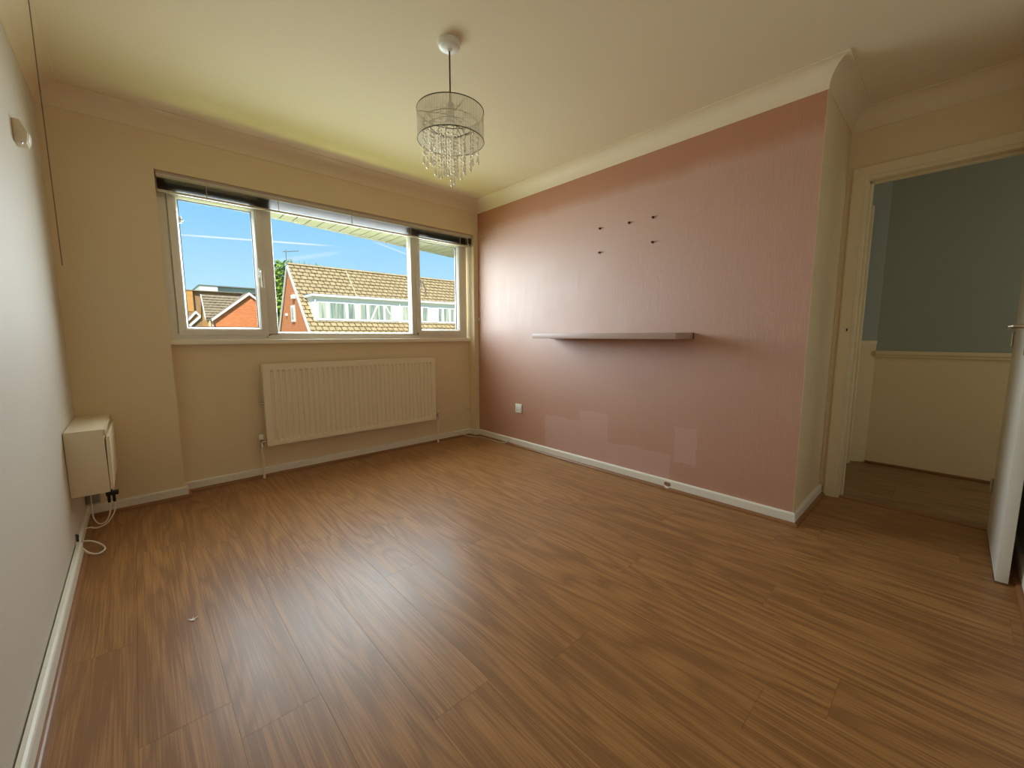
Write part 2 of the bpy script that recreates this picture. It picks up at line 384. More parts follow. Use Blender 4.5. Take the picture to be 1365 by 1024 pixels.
def crystal_mat():
    m, n, l, b = new_mat('acrylic_crystal'); out = n['Material Output']
    b.inputs['Base Color'].default_value = (0.97, 0.96, 0.9, 1); b.inputs['Roughness'].default_value = 0.08; b.inputs['Metallic'].default_value = 0.8
    b.inputs['Specular IOR Level'].default_value = 1.0
    nz = n.new('ShaderNodeTexNoise'); nz.inputs['Scale'].default_value = 140.0
    bp = n.new('ShaderNodeBump'); bp.inputs['Strength'].default_value = 0.3; bp.inputs['Distance'].default_value = 0.002; l.new(nz.outputs['Fac'], bp.inputs['Height']); l.new(bp.outputs[0], b.inputs['Normal'])
    t = n.new('ShaderNodeBsdfTransparent'); t.inputs[0].default_value = (0.95, 0.93, 0.88, 1)
    mx = n.new('ShaderNodeMixShader'); mx.inputs[0].default_value = 0.55; l.new(t.outputs[0], mx.inputs[1]); l.new(b.outputs[0], mx.inputs[2]); l.new(mx.outputs[0], out.inputs[0])
    return m
M['crystal'] = crystal_mat()

def brick_mat(name, c1, c2, mortar):
    m, n, l, b = new_mat(name)
    geo = n.new('ShaderNodeNewGeometry'); sp = n.new('ShaderNodeSeparateXYZ'); l.new(geo.outputs['Position'], sp.inputs[0])
    ad = n.new('ShaderNodeMath'); ad.operation = 'ADD'; l.new(sp.outputs[0], ad.inputs[0]); l.new(sp.outputs[1], ad.inputs[1])
    cb = n.new('ShaderNodeCombineXYZ'); l.new(ad.outputs[0], cb.inputs[0]); l.new(sp.outputs[2], cb.inputs[1])
    br = n.new('ShaderNodeTexBrick'); br.inputs['Scale'].default_value = 1.0; br.inputs['Brick Width'].default_value = 0.225; br.inputs['Row Height'].default_value = 0.075
    br.inputs['Mortar Size'].default_value = 0.006; br.inputs['Color1'].default_value = c1; br.inputs['Color2'].default_value = c2; br.inputs['Mortar'].default_value = mortar
    l.new(cb.outputs[0], br.inputs[0]); l.new(br.outputs[0], b.inputs['Base Color']); b.inputs['Roughness'].default_value = 0.85
    return m
M['brick'] = brick_mat('red_brick', S(222, 132, 78), S(208, 112, 62), S(220, 164, 118))
M['brick_orange'] = brick_mat('orange_brick', S(214, 150, 70), S(200, 136, 60), S(206, 170, 120))
M['brick_brown'] = brick_mat('brown_brick', S(170, 126, 80), S(152, 110, 68), S(180, 150, 110))
M['tile'] = paint('concrete_roof_tile', S(180, 160, 120), 0.85, 0.34, 3.4, 0, 0, 0.2)
M['tile_dark'] = paint('weathered_roof_tile', S(150, 136, 112), 0.85, 0.34, 3.4, 0, 0, 0.2)
M['white_ext'] = paint('white_cladding', S(240, 240, 238), 0.5, 0.02, 2)
M['lead'] = paint('lead_grey', S(120, 124, 124), 0.6, 0.08, 3)
M['white_render'] = paint('white_render', S(224, 224, 218), 0.8, 0.03, 1)
M['grey_clad'] = paint('grey_metal_cladding', S(176, 186, 192), 0.6, 0.04, 1)
M['soffit'] = paint('cream_soffit_board', S(236, 232, 226), 0.5, 0.03, 2)
M['leaf'] = paint('spring_leaves', S(120, 150, 50), 0.6, 0.35, 1.6)
M['bark'] = paint('bark', S(96, 82, 62), 0.9, 0.2, 4)
M['grass'] = paint('mown_grass', S(132, 142, 62), 0.9, 0.2, 0.5)

# ================================================================== the room shell
XL, XD, YR = -2.93, 0.68, -3.67        # left wall, door wall, rear wall faces
YC = -2.84                              # convex corner of the rose wall
ZC, ZCV = 2.38, 2.277                   # ceiling, coving underside
T = 0.15
# floor slab and laminate boards
fl = MB().box(XL - T, 2.0, -5.2, 0.25, -0.2, -0.012).build('floor', M['subfloor'])
struct(fl, 'oak laminate floor of wide boards laid towards the window', 'floor')
def board(x0, x1, y0, y1, mat, par):
    if y1 - y0 < 0.01 or x1 - x0 < 0.01: return
    g = 0.0003
    ob = MB().box(x0 + g, x1 - g, y0 + g, y1 - g, -0.012, 0.0).build('floor_board', mat, par, base=False)
    return ob
ends = {-2.12: -2.49, -1.92: -1.76}
LB = 1.285
rows = [round(-2.12 + 0.2 * k, 3) for k in range(-5, 15)]
for k, x in enumerate(rows):
    x0, x1 = max(x, XL), min(x + 0.2, XD)
    if x1 <= x0: continue
    e = ends.get(x, -3.6 + ((k * 0.47 + (k % 3) * 0.31) % LB))
    while e > YR: e -= LB
    y = e
    while y < 0.1:
        ya, yb = max(y, YR), min(y + LB, 0.1)
        if x0 < 0 - 1e-6:
            if x1 > 1e-6 and ya < YC:                       # row that straddles the chimney corner
                board(x0, x1, ya, min(yb, YC), M['oak'], fl)
                if yb > YC: board(x0, 0.0, max(ya, YC), yb, M['oak'], fl)
            else: board(x0, min(x1, 0.0) if x1 > 0 else x1, ya, yb, M['oak'], fl)
        else:
            board(x0, x1, ya, min(yb, YC), M['oak'], fl)
        y += LB
# hall boards
for k in range(6):
    x0 = 0.76 + 0.2 * k
    e = -5.0 + (k * 0.53) % LB
    y = e - LB
    while y < -2.7:
        board(x0, min(x0 + 0.2, 1.92), max(y, -5.0), min(y + LB, -2.6), M['oak_hall'], fl); y += LB
th = MB().box(XD, 0.76, -3.66, -2.93, -0.012, 0.004).build('threshold_strip', M['bead'], fl, bev=0.002)

ce = MB().box(XL - T, 0.83, YR - T, 0.25, ZC, ZC + 0.2).build('ceiling', M['ceiling'])
struct(ce, 'plain painted ceiling with a faint yellow-green cast near the window', 'ceiling')

XW0, XW1, YP, ZS, ZH = -2.475, -0.055, 0.10, 1.0, 2.066
wb = MB()
wb.box(XL - T, XW0, 0, 0.25, -0.2, 2.6).box(XW1, T, 0, 0.25, -0.2, 2.6)
wb.box(XW0, XW1, 0, 0.25, ZH, 2.6).box(XW0, XW1, YP, 0.25, -0.2, ZS)
wb.box(-10, XL - T, 0.13, 0.25, -3, 2.6).box(T, 10, 0.13, 0.25, -3, 2.6).box(XL - T, T, 0.13, 0.25, -3, -0.2)
struct(wb.build('wall_back', M['cream']), 'cream window wall with a shallow recess around and below the window', 'wall')
struct(MB().box(XL - T, XL, YR - T, 0, -0.2, 2.6).build('wall_left', M['cream_left']), 'plain cream wall at the left', 'wall')
struct(MB().box(0, T, YC, 0, -0.012, 2.6).build('wall_right', M['rose']), 'satin rose-pink feature wall with streaky repainted patches', 'wall')
struct(MB().box(T, XD + 0.12, YC, YC + 0.12, -0.012, 2.6).box(0.0002, T, YC - 0.0015, YC, 0, 2.4).build('wall_return', M['cream']), 'short cream return between the pink wall and the doorway', 'wall')
wd = MB()
wd.box(XD, XD + 0.12, YC - 0.08, YC, -0.012, 2.6).box(XD, XD + 0.12, YR - T, -3.645, -0.012, 2.6).box(XD, XD + 0.12, -3.645, YC - 0.08, 2.015, 2.6)
struct(wd.build('wall_door', M['cream']), 'cream wall strip above and beside the open doorway', 'wall')
struct(MB().box(XL - T, XD, YR - T, YR, -0.2, 2.6).build('wall_rear', M['cream_left']), 'cream rear wall behind the open door', 'wall')

# ---- hall beyond the doorway
ZHC = 2.38
struct(MB().box(XD + 0.12, 2.0, -5.2, -2.6, ZHC, ZHC + 0.2).build('ceiling_hall', M['ceiling']), 'low hall ceiling seen through the doorway', 'ceiling')
hf = MB().box(1.79, 1.95, -5.2, -2.945, 0.93, 2.4).build('wall_hall', M['hall_up'])
struct(hf, 'blue-grey hall wall above a cream dado, through the doorway', 'wall')
MB().box(1.7905, 1.95, -5.2, -2.945, -0.012, 0.93).build('dado_panel', M['hall_low'], hf)
MB().box(1.768, 1.79, -5.2, -2.947, 0.905, 0.935).box(1.776, 1.79, -5.2, -2.947, 0.885, 0.905).build('dado_rail', M['frame_paint'], hf, bev=0.003)
MB().box(1.774, 1.79, -5.2, -2.947, 0, 0.02).build('floor_bead', M['bead'], hf, bev=0.004)
hs = MB().prism([(1.79, -2.945, 0.985), (1.745, -2.84, 0.985), (1.95, -2.84, 0.985), (1.95, -2.945, 0.985)], (0, 0, 1.4)).build('wall_hall_end', M['hall_up'])
struct(hs, 'narrow angled hall wall strip beside the blue-grey wall', 'wall')
MB().prism([(1.79, -2.945, -0.012), (1.745, -2.84, -0.012), (1.95, -2.84, -0.012), (1.95, -2.945, -0.012)], (0, 0, 0.997)).build('dado_panel', M['hall_low'], hs)
MB().prism([(1.782, -2.949, 0.985), (1.737, -2.842, 0.985), (1.75, -2.84, 0.985), (1.792, -2.944, 0.985)], (0, 0, 0.03)).build('dado_cap', M['frame_paint'], hs)
struct(MB().box(XD + 0.12, 2.0, -2.84, -2.72, -0.012, 2.4).build('wall_hall_side', M['hall_low']), 'hall side wall seen at the edge of the doorway', 'wall')
struct(MB().box(XD + 0.12, 2.0, -5.2, -5.05, -0.012, 2.4).build('wall_hall_rear', M['hall_low']), 'far end wall of the hall', 'wall')
struct(MB().box(XD + 0.10, XD + 0.12, -5.1, YR - T, -0.012, 2.4).build('wall_hall_inner', M['hall_low']), 'hall wall behind the bedroom door', 'wall')
ha = MB()
ha.box(1.64, 1.70, -2.862, -2.84, 0, 2.06).box(1.70, 1.715, -2.852, -2.84, 0, 2.06)
struct(ha.build('trim_9', M['frame_paint'], bev=0.003), 'narrow painted architrave in the hall beside the angled strip', 'architrave')
hc = [(1.79, -5.0), (1.79, -2.945)]
cv_prof = [(0, -0.1), (0.006, -0.1)] + [(0.1 - 0.094 * math.cos(a), -0.094 + 0.094 * math.sin(a)) for a in [PI / 2 * i / 8 for i in range(9)]] + [(0.1, 0), (0, 0)]
sw = MB(); sweep(sw, [(1.79, -2.945), (1.79, -5.0)], False, [(d, ZHC + h) for d, h in cv_prof], XY)
struct(sw.build('trim_8', M['cove'], smooth=True), 'coving along the top of the hall wall', 'coving')

# ---- coving round the room, one mitred length per wall
room = [(XL, 0.0), (0.0, 0.0), (0.0, YC), (XD, YC), (XD, YR), (XL, YR)]
DC = 0.094; HCV = ZC - ZCV
cove = [(0, ZCV), (0.005, ZCV), (0.006, ZCV + 0.008)]
for i in range(11):
    a = PI / 2 * i / 10
    cove.append((0.006 + (DC - 0.014) * (1 - math.cos(a)), ZCV + 0.008 + (HCV - 0.013) * math.sin(a)))
cove += [(DC, ZC - 0.005), (DC, ZC), (0, ZC)]
names = ['window wall', 'pink wall', 'short return wall', 'doorway wall', 'rear wall', 'left wall']
for i in range(6):
    mb = sweep(MB(), room, True, cove, XY, [i])
    struct(mb.build('trim_%d' % (i + 1), M['cove'], smooth=True), 'concave plaster coving along the top of the ' + names[i], 'coving')

# ---- skirting boards and oak beads
foot = [(XL, 0.0), (XW0, 0.0), (XW0, YP), (XW1, YP), (XW1, 0.0), (0.0, 0.0), (0.0, YC), (XD - 0.02, YC)]
sk = lambda th_, h, g=0.0: [(g, 0.012), (g + th_, 0.012), (g + th_, h - 0.008), (g + th_ - 0.003, h - 0.003), (g + th_ - 0.009, h), (g, h)]
bd = lambda o, r=0.018: [(o, 0.0)] + [(o + r * math.cos(a), r * math.sin(a)) for a in [PI / 2 * i / 5 for i in range(6)]]
def base(name, pts, segs, prof, label, beadlab=None, bead=0.016):
    o = struct(sweep(MB(), pts, False, prof, XY, segs).build(name, M['skirt']), label, 'skirting')
    b = sweep(MB(), pts, False, bd(bead), XY, segs).build('floor_bead', M['bead'], o)
    return o
bb = base('baseboard_back', foot, [0, 1, 2, 3, 4], sk(0.016, 0.069), 'white skirting stepping round the window recess below the radiator')
br_ = base('baseboard_right', foot, [5], sk(0.016, 0.069), 'white skirting with a chipped patch along the pink wall')
base('baseboard_return', foot, [6], sk(0.016, 0.069), 'short white skirting turning the corner by the doorway')
base('baseboard_rear', [(XD - 0.02, YR), (XL + 0.03, YR)], [0], sk(0.016, 0.069), 'white skirting on the rear wall behind the door')
bl = base('baseboard_left', [(XL, YR + 0.02), (XL, -0.60)], [0], sk(0.019, 0.072, 0.005), 'white skirting standing off the left wall with a dark gap', bead=0.024)
base('baseboard_left_end', [(XL, -0.598), (XL, -0.03)], [0], sk(0.014, 0.062, 0.0), 'lower worn skirting end under the corner cabinet', bead=0.014)
# chipped patch on the skirting below the pink wall
ch = [(-0.0165, -2.088, 0.047), (-0.0165, -2.10, 0.053), (-0.0165, -2.132, 0.05), (-0.0165, -2.138, 0.032), (-0.0165, -2.118, 0.022), (-0.0165, -2.092, 0.028)]
MB().prism(ch, (0.004, 0, 0)).build('chipped_patch', paint('bare_plaster_pink', S(150, 104, 84), 0.8, 0.15, 80), br_)
MB().prism([(-0.018, -2.092, 0.028), (-0.018, -2.125, 0.018), (-0.024, -2.13, 0.006), (-0.028, -2.10, 0.016)], (-0.004, 0, 0.003)).build('loose_flake', M['skirt'], br_)

# ================================================================== window
GY = 0.135
wi = empty('window_1', (-1.27, YP, ZS)); struct(wi, 'wide three-light white plastic window with two opening casements', 'window')
XZr = lambda y0: (lambda p, h: (p[0], h, p[1]))
def ring(name, x0, x1, z0, z1, prof, mat, par, smooth=False):
    pts = [(x0, z1), (x1, z1), (x1, z0), (x0, z0)]      # clockwise: offset goes inwards
    mb = sweep(MB(), pts, True, prof, lambda p, h: (p[0], h, p[1]))
    return mb.build(name, mat, par)
FX0, FX1, FZ0, FZ1 = -2.472, -0.078, 1.034, 2.064
ring('outer_frame', FX0, FX1, FZ0, FZ1, [(0, 0.10), (0.040, 0.10), (0.048, 0.106), (0.050, 0.14), (0.050, 0.17), (0, 0.17)], M['upvc'], wi)
def bar(x0, x1, name='mullion'):
    return MB().box(x0, x1, 0.10, 0.17, FZ0 + 0.03, FZ1 - 0.03).build(name, M['upvc'], wi, bev=0.004)
bar(-1.91, -1.838); bar(-0.708, -0.652)
sash_prof = [(0, 0.088), (0.030, 0.086), (0.042, 0.092), (0.052, 0.112), (0.054, 0.128), (0.054, 0.15), (0, 0.15)]
def sash(x0, x1, z0, z1, hx, sign, label):
    r = ring('casement', x0, x1, z0, z1, sash_prof, M['upvc'], wi)
    ring('gasket', x0 + 0.0535, x1 - 0.0535, z0 + 0.0535, z1 - 0.0535, [(0, 0.127), (0.004, 0.127), (0.004, 0.14), (0, 0.14)], M['gasket'], r)
    MB().box(x0 + 0.05, x1 - 0.05, GY, GY + 0.006, z0 + 0.05, z1 - 0.05).build('pane', M['glass'], r)
    return r
s1 = sash(-2.422, -1.904, 1.066, 1.995, -1.93, 1, '')
s2 = sash(-0.660, -0.130, 1.070, 1.998, -0.61, 1, '')
MB().box(-1.84, -0.706, GY, GY + 0.006, FZ0 + 0.04, FZ1 - 0.04).build('pane', M['glass'], wi)
ring('glazing_bead', -1.842, -0.704, FZ0 + 0.042, FZ1 - 0.042, [(0, 0.112), (0.006, 0.114), (0.012, 0.134), (0.012, 0.142), (0, 0.142)], M['upvc'], wi)
# casement handles
def handle(par, x, z, bow, length):
    h = MB().box(x - 0.013, x + 0.013, 0.076, 0.088, z - 0.035, z + 0.035).build('handle', M['upvc'], par, bev=0.004)
    pts = [(x, 0.066, z + 0.012), (x, 0.050, z + 0.012)] + [(x + bow * math.sin(PI * 0.55 * t), 0.046, z + 0.012 - length * t) for t in (0.12, 0.3, 0.5, 0.75, 1.0)]
    MB().tube([(x, 0.08, z + 0.012)] + pts, 0.008, 8).build('handle_lever', M['upvc'], h, smooth=True)
handle(s1, -1.930, 1.51, 0.0, 0.115)
handle(s2, -0.622, 1.55, 0.035, 0.14)
MB().box(-0.53, -0.20, 0.078, 0.088, 1.955, 1.972).build('trickle_vent', M['upvc'], s2, bev=0.003)
MB().box(-2.372, -2.352, 0.152, 0.175, 1.80, 1.845).box(-2.366, -2.34, 0.152, 0.170, 1.815, 1.825).build('hinge_bracket', M['plastic'], s1, bev=0.003)
for dx in (-1.912, -1.898): MB().box(dx - 0.003, dx + 0.003, 0.096, 0.1, 1.045 + (dx + 1.912), 1.053 + (dx + 1.912)).build('drain_hole', M['black'], wi)
MB().box(-0.662, -0.656, 0.084, 0.09, 1.066, 1.09).build('drain_hole', M['black'], wi)
si = MB().box(XW0 + 0.001, -0.062, 0.058, YP + 0.03, 1.0, 1.034).build('window_sill', M['gloss_white'], wi, bev=0.006)
# daylight-side sill and frame cover outside
MB().box(XW0, XW1, 0.17, 0.32, 0.96, 1.03).build('outer_sill', M['upvc'], wi, bev=0.005)

# ---- venetian blind drawn up
bl_ = empty('venetian_blind', (-1.265, 0.04, 1.947)); tag(bl_, 'grey venetian blind drawn right up under the window head', 'blind')
BX0, BX1, BY = -2.468, -0.062, 0.040
MB().box(BX0, BX1, BY - 0.014, BY + 0.014, 2.030, 2.066).build('headrail', M['headrail'], bl_, bev=0.003)
MB().box(BX0, BX1, BY - 0.0155, BY - 0.0135, 2.046, 2.049).build('valance_lip', M['plastic'], bl_)
zb0 = 1.965
sl_me = None
for i in range(12):
    z = zb0 + 0.0052 * i
    if sl_me is None:
        vs = []; fs = []
        n = 6
        for xx in (BX0 + 0.004, BX1 - 0.004):
            for t_ in (0, 0.0007):
                for k in range(n + 1):
                    yy = -0.0125 + 0.025 * k / n
                    vs.append((xx, BY + yy, z + 0.0012 * (1 - (yy / 0.0125) ** 2) + t_))
        m1 = n + 1
        for k in range(n):
            fs += [(k, k + 1, 2 * m1 + k + 1, 2 * m1 + k), (m1 + k, 3 * m1 + k, 3 * m1 + k + 1, m1 + k + 1)]
        ob = MB().add(vs, fs).build('slat', M['slat'], bl_); sl_me = ob.data; p0 = WORLD[ob.name].copy()
    else:
        inst('slat', sl_me, (p0.x, p0.y, p0.z + 0.0052 * i), bl_)
MB().box(BX0, BX1, BY - 0.013, BY + 0.013, 1.947, 1.960).build('bottom_rail', M['headrail'], bl_, bev=0.004)
for x in (-2.22, -1.80, -1.27, -0.74, -0.20):
    MB().box(x - 0.002, x + 0.002, BY - 0.0165, BY - 0.0145, 1.955, 2.032).build('ladder_cord', M['headrail'], bl_)
for x, z in ((-0.098, 1.06), (-0.106, 1.12)):
    MB().tube([(x, BY - 0.018, 2.03), (x, BY - 0.018, 1.6), (x + 0.001, BY - 0.018, z)], 0.0018, 6).build('lift_cord', M['cable'], bl_)
MB().box(-0.105, -0.066, BY - 0.020, BY - 0.014, 1.975, 2.03).build('cord_lock', M['dark_metal'], bl_, bev=0.002)

# ================================================================== radiator
rd = empty('radiator', (-1.258, 0.05, 0.0)); tag(rd, 'white ribbed panel radiator with two pipes under the window', 'radiator')
RX0, RX1, RZ0, RZ1, RY = -1.983, -0.533, 0.247, 0.850, 0.0
N = 35; pitch = (RX1 - RX0 - 0.075) / N
prof = []
x = RX0 + 0.040
xs = []
for i in range(N):
    c = x + pitch * (i + 0.5)
    xs.append((c - pitch * 0.5, 0)); xs.append((c - pitch * 0.30, 0)); xs.append((c - pitch * 0.18, 1)); xs.append((c + pitch * 0.18, 1)); xs.append((c + pitch * 0.30, 0))
xs = [(RX0, 0), (RX0 + 0.04, 0)] + xs[1:] + [(RX1 - 0.035, 0), (RX1, 0)]
dep = 0.0095
zr = [RZ0, RZ0 + 0.030, RZ0 + 0.042, RZ1 - 0.052, RZ1 - 0.040, RZ1]
vs = []; fs = []
for zi, z in enumerate(zr):
    for (xx, d) in xs:
        vs.append((xx, RY + (dep * d if zi in (2, 3) else 0), z))
nx = len(xs)
for j in range(len(zr) - 1):
    for i in range(nx - 1): fs.append((j * nx + i, j * nx + i + 1, (j + 1) * nx + i + 1, (j + 1) * nx + i))
pm = MB().add(vs, fs)
pm.box(RX0, RX1, RY + 0.0105, RY + 0.013, RZ0, RZ1)
pm.box(RX0, RX1, RY, RY + 0.0105, RZ0 - 0.0005, RZ0 + 0.001).box(RX0, RX1, RY, RY + 0.0105, RZ1 - 0.001, RZ1 + 0.0005)
pm.box(RX0 - 0.0005, RX0 + 0.001, RY, RY + 0.0105, RZ0, RZ1).box(RX1 - 0.001, RX1 + 0.0005, RY, RY + 0.0105, RZ0, RZ1)
pm.build('front_panel', M['rad'], rd)
MB().box(RX0 + 0.01, RX1 - 0.01, RY + 0.013, RY + 0.055, RZ0 + 0.02, RZ1 - 0.01).build('water_panel', M['rad'], rd, bev=0.006)
MB().box(RX0 + 0.003, RX1 - 0.003, RY + 0.004, RY + 0.062, RZ1 - 0.012, RZ1 + 0.004).build('top_grille', M['rad'], rd, bev=0.003)
for xx in (RX0 + 0.004, RX1 - 0.010): MB().box(xx, xx + 0.006, RY + 0.006, RY + 0.062, RZ0 + 0.02, RZ1 - 0.01).build('side_panel', M['rad'], rd, bev=0.002)
for xx in (RX0 + 0.3, RX1 - 0.3): MB().box(xx - 0.02, xx + 0.02, RY + 0.05, YP, 0.32, 0.78).build('wall_bracket', M['rad'], rd)
py = 0.035
for (px_, sgn) in ((RX0 - 0.028, 1), (RX1 + 0.036, -1)):
    MB().lathe([(0.0085, 0.002), (0.0085, 0.245)], (px_, py, 0), 14).build('pipe', M['rad'], rd, smooth=True)
    vb = MB().lathe([(0.0125, 0.235), (0.0125, 0.262), (0.0095, 0.266), (0.0095, 0.29), (0.0115, 0.294), (0.0115, 0.305)], (px_, py, 0), 12).build('valve_body', M['chrome'], rd, smooth=True)
    xa, xb = sorted((px_, px_ + sgn * 0.05))
    MB().lathe([(0.010, xa), (0.010, xb)], (0, py, 0.277), 10, 'x').build('union_nut', M['chrome'], vb, smooth=True)
    r = 0.017 if sgn == 1 else 0.011
    MB().lathe([(r * 0.9, 0.300), (r, 0.304), (r, 0.330), (r * 0.85, 0.336)], (px_, py, 0), 14).build('valve_cap', M['plastic'], rd, smooth=True)
MB().lathe([(0.011, RX0 - 0.02), (0.011, RX0 + 0.004)], (0, 0.035, 0.565), 10, 'x').build('bleed_plug', M['chrome'], rd, smooth=True)

# ================================================================== floating shelf and fixings on the rose wall
sh = empty('floating_shelf', (0, -1.63, 1.036)); tag(sh, 'long grey-pink floating shelf on the pink wall', 'shelf')
MB().box(-0.242, -0.004, -2.232, -1.022, 1.0365, 1.0755).build('shelf_board', M['shelf'], sh, bev=0.0015)
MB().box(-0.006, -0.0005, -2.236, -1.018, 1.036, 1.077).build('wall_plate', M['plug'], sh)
MB().lathe([(0.004, 1.031), (0.004, 1.0366)], (-0.10, -1.10, 0), 8).build('fixing_screw', M['chrome'], sh)
fix = [((-1.493, 1.858), 'upper left of the five'), ((-1.741, 1.852), 'upper middle of the five'), ((-1.923, 1.851), 'upper right of the five'),
       ((-1.925, 1.689), 'lower right of the five'), ((-1.494, 1.682), 'lower left of the five')]
for (y, z), t_ in fix:
    e = empty('wall_plug', (0, y, z)); tag(e, 'small dark screw plug on the pink wall, ' + t_, 'wall plug', 'screw plugs above the shelf')
    MB().lathe([(0.009, -0.004), (0.008, 0.0)], (0, y, z), 12, 'x').build('plug_collar', M['plug'], e)
    MB().lathe([(0.0055, -0.016), (0.004, -0.012), (0.003, -0.004)], (0, y, z), 10, 'x').build('screw', M['dark_metal'], e)

# socket
so = empty('wall_socket', (0, -0.613, 0.329)); tag(so, 'white single switched power socket low on the pink wall', 'socket')
MB().box(-0.011, 0, -0.656, -0.570, 0.329, 0.415).build('face_plate', M['plastic'], so, bev=0.004)
for (dy, dz, w_, h_) in ((0.018, 0.050, 0.004, 0.009), (0.030, 0.032, 0.008, 0.005), (0.008, 0.032, 0.008, 0.005)):
    yy = -0.613 + dy - 0.004; zz = 0.329 + dz - 0.004
    MB().box(-0.0118, -0.010, yy - w_ / 2, yy + w_ / 2, zz - h_ / 2, zz + h_ / 2).build('pin_hole', M['black'], so)
MB().box(-0.0145, -0.010, -0.646, -0.632, 0.368, 0.392).build('rocker_switch', M['plastic'], so, bev=0.002)

# ================================================================== door, lining and architrave
OY0, OY1, OZ = -3.625, -2.945, 1.985
dl = MB()
dl.box(XD - 0.012, XD + 0.125, OY1, OY1 + 0.03, 0, OZ + 0.03).box(XD - 0.012, XD + 0.125, OY0 - 0.02, OY0, 0, OZ + 0.03).box(XD - 0.012, XD + 0.125, OY0, OY1, OZ, OZ + 0.03)
dl.box(XD + 0.045, XD + 0.08, OY1 - 0.012, OY1, 0, OZ).box(XD + 0.045, XD + 0.08, OY0, OY1, OZ - 0.012, OZ)
struct(dl.build('trim_7', M['frame_paint'], bev=0.002), 'painted door lining and stop of the doorway', 'door frame')
# architrave: path seen from the room, offset outwards from the opening
ar_prof = [(0.004, 0.0), (0.004, 0.010), (0.012, 0.014), (0.02, 0.012), (0.024, 0.018), (0.074, 0.018), (0.080, 0.014), (0.082, 0.0)]
ar_pts = [(OY1, 0.0), (OY1, OZ), (OY0, OZ), (OY0, 0.0)]
am = sweep(MB(), ar_pts, False, [(d, h) for d, h in ar_prof], lambda p, h: (XD - h, p[0], p[1]), [0, 1])
struct(am.build('trim_10', M['frame_paint']), 'moulded cream architrave round the doorway', 'architrave')
MB().box(XD - 0.0185, XD - 0.016, -2.912, -2.904, 1.085, 1.102).build('keep_hole', M['black'], bpy.data.objects['trim_10'])
am2 = sweep(MB(), ar_pts, False, [(d, h) for d, h in ar_prof[:6]] + [(0.03, 0.0)], lambda p, h: (XD + 0.12 + h, p[0], p[1]), [0, 1])
struct(am2.build('trim_11', M['frame_paint']), 'architrave on the hall side of the doorway', 'architrave')
# the open leaf stands at a right angle to the wall
do = empty('door_1', (0.33, -3.6, 0.0)); struct(do, 'white flush door standing open with a chrome lever handle', 'door')
leaf = MB().box(-0.004, XD - 0.006, -3.618, -3.581, 0.008, 1.975).build('door_leaf', M['door'], do, bev=0.0015)
def lever(yf, sg):
    pl = MB().box(0.035, 0.075, min(yf, yf + sg * 0.007), max(yf, yf + sg * 0.007), 0.975, 1.135).build('handle_plate', M['chrome'], do, bev=0.002)
    MB().tube([(0.055, yf, 1.095), (0.055, yf + sg * 0.045, 1.095), (0.06, yf + sg * 0.05, 1.095), (0.085, yf + sg * 0.05, 1.094), (0.165, yf + sg * 0.048, 1.090)], 0.009, 10).build('lever_handle', M['chrome'], pl, smooth=True)
lever(-3.581, 1)
for z in (0.22, 1.0, 1.76):
    MB().lathe([(0.006, z), (0.006, z + 0.075)], (XD - 0.008, -3.576, 0), 10).build('hinge', M['chrome'], do, smooth=True)
MB().box(-0.0055, -0.004, -3.612, -3.588, 1.03, 1.16).build('latch_plate', M['chrome'], do)

# ================================================================== pendant light
LX, LY = -1.485, -1.705
pe = empty('pendant_light', (LX, LY, 1.767)); tag(pe, 'drum pendant light with pale string shade and hanging crystal strands', 'pendant light')
MB().lathe([(0.051, ZC), (0.051, ZC - 0.006), (0.048, ZC - 0.022), (0.036, ZC - 0.030), (0.012, ZC - 0.031), (0.008, ZC - 0.037)], (LX, LY, 0), 32).build('ceiling_rose', M['plastic'], pe, smooth=True)
MB().tube([(LX, LY, ZC - 0.03), (LX, LY, 2.25), (LX, LY, 2.10)], 0.0035, 8).build('flex', M['dark_metal'], pe, smooth=True)
MB().lathe([(0.010, 2.125), (0.017, 2.118), (0.019, 2.09), (0.019, 2.04), (0.016, 2.035)], (LX, LY, 0), 16).build('lamp_holder', M['plastic'], pe, smooth=True)
SR, SZ0, SZ1 = 0.153, 1.957, 2.086
NS = 48
vs = []; fs = []
for zz in (SZ0, SZ1):
    for rr in (SR, SR - 0.0012):
        for k in range(NS):
            a = 2 * PI * k / NS; vs.append((LX + rr * math.cos(a), LY + rr * math.sin(a), zz))
for k in range(NS):
    k2 = (k + 1) % NS; fs.append((k, k2, 2 * NS + k2, 2 * NS + k))
shd = MB().add(vs[:], fs).build('shade', M['shade'], pe, smooth=True)
circ = lambda r, z, n=40: [(LX + r * math.cos(2 * PI * k / n), LY + r * math.sin(2 * PI * k / n), z) for k in range(n)]
MB().tube(circ(SR, SZ1), 0.0022, 6, True).build('shade_rim', M['wire'], shd)
MB().tube(circ(SR, SZ0), 0.0022, 6, True).build('shade_rim', M['wire'], shd)
for k in range(3):
    a = 2 * PI * k / 3 + 0.4
    MB().tube([(LX + 0.017 * math.cos(a), LY + 0.017 * math.sin(a), 2.075), (LX + SR * math.cos(a), LY + SR * math.sin(a), SZ1 - 0.001)], 0.0018, 6).build('shade_spider', M['wire'], pe)
for (rr, zz) in ((0.126, 2.035), (0.094, 2.02), (0.060, 2.0)):
    MB().tube(circ(rr, zz, 28), 0.0016, 6, True).build('strand_ring', M['wire'], pe)
